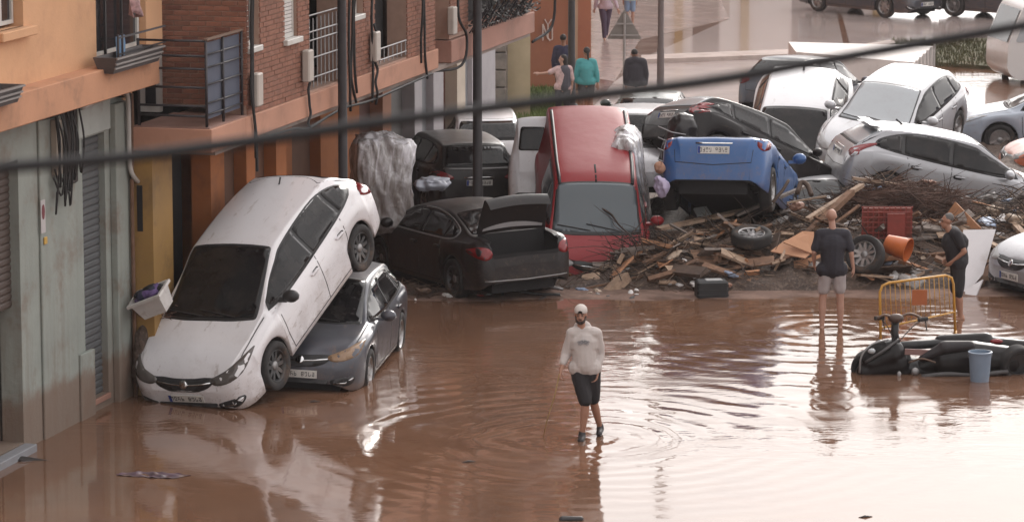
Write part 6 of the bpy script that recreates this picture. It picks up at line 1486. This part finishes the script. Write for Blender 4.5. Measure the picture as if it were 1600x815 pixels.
m = MB(); m.box(-.26, .26, -.16, .16, 0, .30, bev=.03); o = m.build('black_crate', surf('black_crate_plastic', (.02, .02, .022), .5, .2, 5), None, label='black plastic box with a pale lid at the water edge', cat='box'); q_ = ground(1112, 465); o.location = (q_.x, q_.y+.1, -.02); o.rotation_euler = (0, 0, .12)
m = MB(); m.box(-.10, .17, -.10, .09, .302, .312); m.build('lid', surf('pale_lid', (.40, .40, .40), .5, .1, 5), o)
for k in range(3): m = MB(); m.box(-.262+.0, .262, -.172, -.160, .06+.08*k, .08+.08*k); m.build('rib', BLACK, o)
# two loose alloy wheels
def loose(u, v, Y, M, label, R=.345, mat=ALLOY):
    ty, ri, hb = wheel_meshes(R, 5); t = obj('loose_wheel', ty, None, label=label, cat='wheel', group='loose wheels in the debris'); t.matrix_world = Matrix.Translation(at_depth(u, v, Y)) @ M
    r = obj('rim', ri, t); ri.materials.append(mat); obj('hub_cap', hb, t)
loose(1174, 370, 59.7, Matrix.Rotation(radians(104), 4, 'X') @ Matrix.Rotation(.3, 4, 'Y'), 'loose alloy wheel lying face up on the heap under the blue car')
loose(1352, 398, 58.9, Matrix.Rotation(radians(150), 4, 'Z') @ Matrix.Rotation(radians(20), 4, 'X') , 'loose alloy wheel standing upright right of the broad man', R=.33)
# orange bucket on its side, red crate, other things one can pick out
M_ = Matrix.Translation(at_depth(1386, 380, 59.3)) @ Matrix.Rotation(radians(104), 4, 'Y') @ Matrix.Rotation(.5, 4, 'X') @ Matrix.Rotation(.15, 4, 'Z')
bucket('orange_bucket', M_, surf('orange_plastic', (.48, .12, .03), .4, .1, 6, stain=(.2, .1, .06), stain_amt=.4), 'orange plastic bucket lying on its side in the debris', r0=.15, r1=.20, h=.40)
t = empty('red_crate', tuple(at_depth(1385, 374, 60.1)), label='red mesh crate packed with debris below the top of the heap', cat='crate')
RC = surf('red_crate_plastic', (.24, .04, .03), .7, .3, 4, stain=(.09, .045, .03), stain_amt=.8, stain_sc=4)
for k in range(10): MB().box(-.42+.092*k, -.40+.092*k, -.02, .02, 0, .56).build('bar', RC, t)
for k in range(7): MB().box(-.43, .44, -.028, -.012, .02+.088*k, .04+.088*k).build('crossbar', RC, t)
MB().box(-.40, .42, .10, .14, .02, .52).build('back_panel', surf('red_brown_panel', (.20, .045, .03), .7, .3, 6), t)
p_ = at_depth(1405, 352, 59.95); MB().box(p_.x-.20, p_.x+.1, p_.y-.0, p_.y+.03, p_.z-.22, p_.z+.2).build('red_sheet', surf('red_sheet', (.22, .035, .025), .6, .2, 4), None, label='plain red plastic sheet beside the red mesh crate', cat='sheet')
# crumpled rubbish, stones, bags
CR = []
for k in range(5):
    m = MB(); ball(m, (0, 0, 0), (1, .8, .6), 12); ball(m, (.5, .2, .1), (.6, .5, .5), 10); ball(m, (-.5, -.1, .15), (.6, .6, .35), 10)
    def fn(x, y, z, k=k):
        d = 1+.35*noise.noise(Vector((x*1.8+k*7, y*1.8, z*1.8)))+.22*noise.noise(Vector((x*4.5, y*4.5+k*3, z*4.5))); return (x*d, y*d, z*d)
    o = remesh(m, .16, 'tmp', BLACK, None, 0, fn=fn); CR.append(o.data); bpy.data.objects.remove(o)
RUB = [('white', (.62, .59, .58)), ('grey', (.24, .22, .21)), ('beige', (.36, .27, .20)), ('pale blue', (.24, .30, .42)), ('dark', (.04, .035, .035)), ('brown', (.14, .09, .065)), ('red', (.30, .05, .04)), ('salmon', (.42, .24, .18))]
RCACHE = {}
def rubbish(p, s, ci, k, label, name='rubbish_bag', cat='rubbish', group='rubbish scattered over the debris', sq=(1, 1, 1)):
    key = (k, ci)
    if key not in RCACHE:
        me = CR[k].copy(); me.materials.clear(); me.materials.append(surf('rubbish_'+RUB[ci][0], RUB[ci][1], .6, .35, 2.0, stain=(.12, .08, .06), stain_amt=.5, stain_sc=1.5)); RCACHE[key] = me
    o = obj(name, RCACHE[key], None, label=label, cat=cat, group=group); o.location = p; o.scale = (s*sq[0], s*sq[1], s*sq[2]); o.rotation_euler = (rr.uniform(-.5, .5), rr.uniform(-.5, .5), rr.uniform(0, 6)); return o
for (u, v, Y, s, c, lab) in ((1150, 428, 59.2, .15, 3, 'pale blue bag beside the black plastic box'), (1190, 424, 59.3, .20, 1, 'grey rounded bag right of the pale blue one'), (1165, 432, 59.0, .09, 0, 'small white scrap between the two bags'), (1410, 415, 59.6, .17, 0, 'white crumpled bag under the orange bucket'), (1430, 425, 59.3, .15, 1, 'grey lump of rubbish right of the white bag'),
    (1398, 432, 59.0, .11, 0, 'small white lump at the foot of the orange bucket'), (1460, 415, 60.0, .30, 2, 'large beige sack behind the man in black'), (1442, 395, 60.3, .20, 4, 'dark bag behind the orange bucket'), (1245, 322, 61.6, .16, 7, 'salmon pink scrap below the buried white roof'), (1180, 400, 60.0, .14, 0, 'white scrap just below the lying alloy wheel'),
    (1105, 384, 60.4, .18, 3, 'pale blue bag left of the lying alloy wheel'), (1425, 440, 58.9, .22, 1, 'grey bag at the water edge left of the barrier'), (1335, 430, 59.0, .15, 5, 'brown bag under the standing alloy wheel'), (1350, 470, 58.2, .12, 1, 'grey stone like lump at the water edge'), (1275, 437, 59.0, .09, 0, 'small white jar by the carton'),
    (1500, 312, 63.4, .20, 1, 'grey cloth on the right shoulder of the heap'), (1540, 314, 63.4, .22, 1, 'grey crumpled sheet below the long silver hatchback'), (1575, 318, 63.2, .18, 3, 'bluish bag at the right below the long silver hatchback'), (1556, 330, 62.4, .20, 2, 'beige bag at the right shoulder of the heap'), (1522, 350, 61.6, .13, 0, 'white rag on the edge of the white panel'), (1585, 345, 61.5, .22, 2, 'beige sack beside the silver car at the edge'),
    (1060, 446, 58.8, .09, 0, 'white scrap left of the black plastic box'), (1040, 440, 58.9, .07, 1, 'grey scrap near the beige timber block'), (995, 454, 58.6, .05, 0, 'tiny white scrap right of the beige timber block'), (935, 456, 58.5, .09, 2, 'beige scrap left of the timber block'), (820, 398, 58.9, .17, 2, 'beige crumpled bag inside the open boot'), (700, 463, 57.9, .09, 0, 'white bottle like scrap under the black saloon'), (750, 461, 58.0, .06, 6, 'small red scrap under the black saloon'), (662, 455, 58.0, .13, 5, 'brown clod left of the black saloon wheel')):
    rubbish(pz(u, v, Y), s, c, rr.randrange(5), lab, sq=(1, 1, .8))
# many more planks and rubbish, told apart only by where they lie
GP = 'broken planks heaped in the debris'; LP = 'muddy broken plank lying in the heap of debris'
for k in range(180):
    cx, cy, sx_, sy_ = rr.choice(CEN); x, y = rr.gauss(cx, sx_*1.1), rr.gauss(cy, sy_); z = hill(x, y)
    if z < -.02 or x > 10.8: continue
    a = rr.gauss(0, .8)+(pi if rr.random() < .5 else 0); L = rr.choice((.3, .4, .4, .5, .6, .7, .9, 1.1)); d = Vector((cos(a), sin(a)*.6, rr.gauss(.02, .22))).normalized()
    p = Vector((x, y, z+rr.uniform(0, .10)))-d*L/2; plank(p, p+d*L, rr.choice((.05, .07, .10, .14, .20)), rr.choice((.02, .03, .05)), (wd_ := rr.choice(WOODS+[WOODS[0], WOODS[4]])), label='broken '+{'wood_pale': 'pale', 'wood_brown': 'brown', 'wood_dark': 'dark muddy', 'wood_orange': 'orange', 'wood_grey': 'grey'}[wd_.name]+(' plank' if L > .5 else ' board end')+' '+place(x, y), group=GP, roll=rr.uniform(-.7, .7))
for k in range(110):   # more broken boards along the front of the heap
    x = rr.uniform(1.8, 9.3); y = rr.uniform(58.8, 60.9); z = hill(x, y)
    if z < -.06: continue
    a = rr.gauss(0, .7); L = rr.choice((.25, .35, .45, .6, .8)); d = Vector((cos(a), sin(a)*.7, rr.gauss(.05, .3))).normalized(); p = Vector((x, y, z+rr.uniform(.02, .16)))-d*L/2; wd_ = rr.choice(WOODS+[WOODS[0], WOODS[4]])
    plank(p, p+d*L, rr.choice((.08, .12, .18, .26)), rr.choice((.02, .04, .07)), wd_, label='broken '+{'wood_pale': 'pale', 'wood_brown': 'brown', 'wood_dark': 'dark muddy', 'wood_orange': 'orange', 'wood_grey': 'grey'}[wd_.name]+(' plank' if L > .5 else ' board end')+' '+place(x, y), group=GP, roll=rr.uniform(-1.2, 1.2))
GR = 'small rubbish strewn over the heap'; 
for k in range(150):
    cx, cy, sx_, sy_ = rr.choice(CEN); x, y = rr.gauss(cx, sx_*1.2), rr.gauss(cy, sy_*1.1); z = hill(x, y)
    if z < -.05 or x > 10.8: continue
    ci = rr.choice((0, 1, 1, 2, 2, 4, 5, 5, 3, 7)); rubbish((x, y, z+.03), rr.uniform(.035, .12), ci, rr.randrange(5), 'small '+RUB[ci][0]+' scrap '+place(x, y), 'rubbish_scrap', group=GR, sq=(1, 1, .7))
for k in range(44):   # bigger rags, sheets and sacks lying over the heap
    cx, cy, sx_, sy_ = rr.choice(CEN); x, y = rr.gauss(cx, sx_*1.2), rr.gauss(cy, sy_*1.1); z = hill(x, y)
    if z < 0 or x > 10.8: continue
    ci = rr.choice((0, 0, 1, 2, 3, 5, 7)); rubbish((x, y, z+.05), rr.uniform(.10, .22), ci, rr.randrange(5), RUB[ci][0]+' crumpled sheet '+place(x, y), 'crumpled_sheet', group='crumpled sheets over the heap', sq=(1.2, 1, .45))
for k in range(22):
    x = rr.uniform(-2.9, 2.2); y = 57.9+.35*(x+2.9)/5+rr.gauss(0, .25); ci = rr.choice((0, 1, 2, 5, 5, 4)); rubbish((x, y, .02), rr.uniform(.02, .06), ci, rr.randrange(5), 'small '+RUB[ci][0]+' scrap of rubbish at the water edge under the saloon', 'rubbish_scrap', group='scraps along the water edge', sq=(1.3, 1, .6))
# branches over the red van's bonnet
m = MB(); BR = surf('branch_dark', (.04, .025, .02), .8, .3, 5)
def br(pts, r): m.tube(smooth_open(pts, 4), [r*(1-.6*i/(4*(len(pts)-1))) for i in range(4*(len(pts)-1)+1)], 6)
br([pz(934, 322, 60.9), pz(955, 335, 60.7), pz(968, 352, 60.3), pz(990, 372, 60.0), pz(1010, 395, 59.9)], .022)
br([pz(985, 368, 60.1), pz(1000, 350, 60.3), pz(1015, 330, 60.5)], .014); br([pz(1005, 425, 59.6), pz(985, 400, 59.8), pz(940, 385, 60.0), pz(880, 388, 59.6)], .010); br([pz(1000, 400, 59.7), pz(985, 370, 59.8), pz(960, 352, 60.0), pz(958, 335, 60.1)], .010)
for k in range(150):
    p = pz(rr.gauss(1005, 22), rr.gauss(395, 20), 60.0+rr.uniform(-.5, .4)); d = Vector((rr.gauss(0, 1), rr.gauss(0, .5), rr.gauss(.2, .8))); twig(m, p, d, rr.uniform(.15, .6), rr.uniform(.004, .010), .4)
m.build('fallen_branch', BR, None, smooth=True, label='leafless branch caught against the bonnet of the red van', cat='branch')
# curled root and bent strip near the buried roof
m = MB(); m.tube(smooth_open([pz(1205, 318, 61.2), pz(1222, 298, 61.4), pz(1232, 282, 61.6)], 5), .03, 7); m.tube(smooth_open([pz(1246, 302, 61.4), pz(1252, 285, 61.6), pz(1262, 290, 61.5), pz(1268, 305, 61.3)], 5), .045, 7)
m.build('curled_root', WOODS[2], None, smooth=True, label='curled dark root in front of the buried white roof', cat='root')
# torn bumper strips below the black saloon
for pts, mt, lab in (([pz(760, 462, 58.1), pz(790, 446, 58.2), pz(840, 444, 58.3), pz(880, 452, 58.3)], STEEL, 'bent pale bumper strip under the black saloon'), ([pz(785, 460, 57.9), pz(788, 450, 58.0), pz(830, 458, 58.0), pz(875, 460, 58.0)], BLACK, 'torn black bumper strip in the water under the saloon')):
    MB().tube(smooth_open(pts, 6), .025, 6).build('bumper_strip', mt, None, smooth=True, label=lab, cat='car part')
# mud and plants squeezed beside the tipped white hatchback
m = MB(); ball(m, tuple(at_depth(240, 508, 50.3)), (.30, .35, .16), 14); ball(m, tuple(at_depth(222, 520, 50.0)), (.18, .2, .30), 12); ball(m, tuple(at_depth(222, 560, 49.8)), (.12, .2, .5), 12)
remesh(m, .03, 'mud_pile', b.m, None, 2, fn=wrinkle(.07, 5, 3), kind='stuff')
m = MB()
for k in range(160):
    p = at_depth(rr.uniform(212, 275), rr.gauss(494, 9), 50.2+rr.uniform(-.3, .3)); twig(m, p, Vector((rr.gauss(0, 1), rr.gauss(0, .5), rr.gauss(0, .4))), rr.uniform(.08, .3), rr.uniform(.004, .009), .4)
m.build('plant_litter', surf('litter_red_brown', (.10, .05, .035), .85, .3, 4), None, kind='stuff')
m = MB()
for k in range(90):
    p = at_depth(rr.uniform(500, 575), rr.gauss(468, 7), 52.4+rr.uniform(-.3, .3)); twig(m, p, Vector((rr.gauss(0, 1), rr.gauss(0, .5), rr.gauss(0, .25))), rr.uniform(.1, .35), rr.uniform(.004, .009), .4)
m.build('windscreen_litter', surf('litter_brown', (.10, .065, .048)), None, kind='stuff')
plank(pz(515, 473, 52.0), pz(578, 462, 52.3), .04, .02, surf('yellow_stick', (.42, .27, .09), .7, .1, 4), name='stick', label='yellowish stick lying across the grey car below its windscreen', cat='stick')
# things drifting in the foreground
q_ = ground(20, 716); m = MB()
m.add([(q_.x-1.2, q_.y-.35, .02), (q_.x-.1, q_.y-.22, .03), (q_.x+.50, q_.y-.10, .0), (q_.x-.1, q_.y+.02, .07), (q_.x-1.2, q_.y+.28, .16), (q_.x-.5, q_.y-.05, .13), (q_.x-1.2, q_.y-.0, .20)], [(0, 1, 5, 6), (1, 2, 5), (2, 3, 5), (3, 4, 6, 5), (0, 6, 4), (0, 4, 3, 2, 1)])
m.build('drifting_board', surf('dark_drift', (.022, .018, .018), .5, .2, 5), None, label='dark pointed board drifting at the lower left edge', cat='board')
q_ = ground(240, 742); m = MB()
def clothp(u, v):
    x = (u-.5)*.95; w_ = .16*(1-abs(2*u-1)**3)+.05*noise.noise(Vector((u*7, 0, 2))); y = (v-.5)*2*w_+.05*sin(u*6)
    return (q_.x+x, q_.y+y, .006+.03*max(0, noise.noise(Vector((u*9, v*3, 5))))+.012*sin(u*22+v*5)*(1-abs(2*v-1)))
m.grid(clothp, 40, 10); m.build('drifting_cloth', surf('purple_brown_cloth', (.060, .028, .045), .6, .6, 5, stain=(.11, .065, .045), stain_amt=.7, stain_sc=4), None, smooth=True, label='purple brown cloth drifting in front of the garage door', cat='cloth')
q_ = ground(892, 812)
m = MB(); capsule(m, (q_.x-.10, q_.y, .01), (q_.x+.12, q_.y, .015), .045, .035, 8); m.build('drifting_clump', surf('dark_drift', (.022, .018, .018)), None, smooth=True, label='small dark clump drifting at the bottom edge below the man', cat='debris clump')
for (u, v, lab) in ((1352, 808, 'dark twig drifting at the bottom right'), (732, 722, 'dark leaf drifting left of the man in the hoodie'), (490, 628, 'dark scrap drifting below the grey car')):
    q_ = ground(u, v); m = MB(); m.tube([(q_.x-.08, q_.y, .0), (q_.x, q_.y+.02, .012), (q_.x+.09, q_.y+.05, .004)], [.006, .016, .004], 6); m.build('drifting_scrap', surf('dark_drift', (.022, .018, .018)), None, label=lab, cat='debris scrap')
# silt line along the water edge
m = MB()
for i in range(81):
    x = -3.2+14*i/80; yc = 57.75+.25*noise.noise(Vector((x*.7, 0, 0)))+.04*x
    for j, (dy, z) in enumerate(((-.10, -.02), (0, .012), (.3, .018), (.9, .012), (3.0, -.05))): m.v.append((x, yc+dy+.12*noise.noise(Vector((x*2.2, j, 1))), z))
m.f = [(i*5+j, (i+1)*5+j, (i+1)*5+j+1, i*5+j+1) for i in range(80) for j in range(4)]
m.build('silt_bank', surf('pale_silt', (.19, .125, .10), .95, .4, 2.2, .03, 16, spec=.15, stain=(.10, .06, .045), stain_amt=.8, stain_sc=1.6), None, smooth=True, kind='stuff')
# grass on the verge and bank
def grass(name, poly_c, n, col, seed):
    r_ = random.Random(seed); m = MB()
    for k in range(n):
        x, y = poly_c(r_); h = r_.uniform(.05, .16); a = r_.uniform(0, pi); w_ = .025
        m.add([(x-w_*cos(a), y-w_*sin(a), .08), (x+w_*cos(a), y+w_*sin(a), .08), (x+r_.uniform(-.05, .05), y+r_.uniform(-.05, .05), .1+h)], [(0, 1, 2)])
    m.build(name, col, None, kind='stuff')
grass('bank_grass', lambda r: (r.uniform(-1.3, 1.2), r.uniform(76, 87.5)), 7000, surf('grass_green', (.12, .16, .045), .9, .4, 1.2, stain=(.16, .12, .06), stain_amt=.6), 4)
va, vb = ground(1410, 88), ground(1600, 100)
grass('verge_grass', lambda r: (r.uniform(va.x, 15), r.uniform(92.8, 99.5)), 3000, surf('verge_green', (.085, .085, .04), .9, .4, 1.2, stain=(.14, .1, .06), stain_amt=.7), 5)
# ================================================================== HAZE
m = MB(); m.box(-60, 60, -8, 160, -1.4, 26); hz = m.build('haze', None, None, kind='stuff')
hm = bpy.data.materials.new('haze'); hm.use_nodes = True; hm.node_tree.nodes.remove(hm.node_tree.nodes['Principled BSDF'])
pv = hm.node_tree.nodes.new('ShaderNodeVolumePrincipled'); pv.inputs['Density'].default_value = .00022; pv.inputs['Color'].default_value = (.95, .88, .88, 1); pv.inputs['Anisotropy'].default_value = .2
hm.node_tree.links.new(pv.outputs[0], hm.node_tree.nodes['Material Output'].inputs['Volume']); hz.data.materials.append(hm)
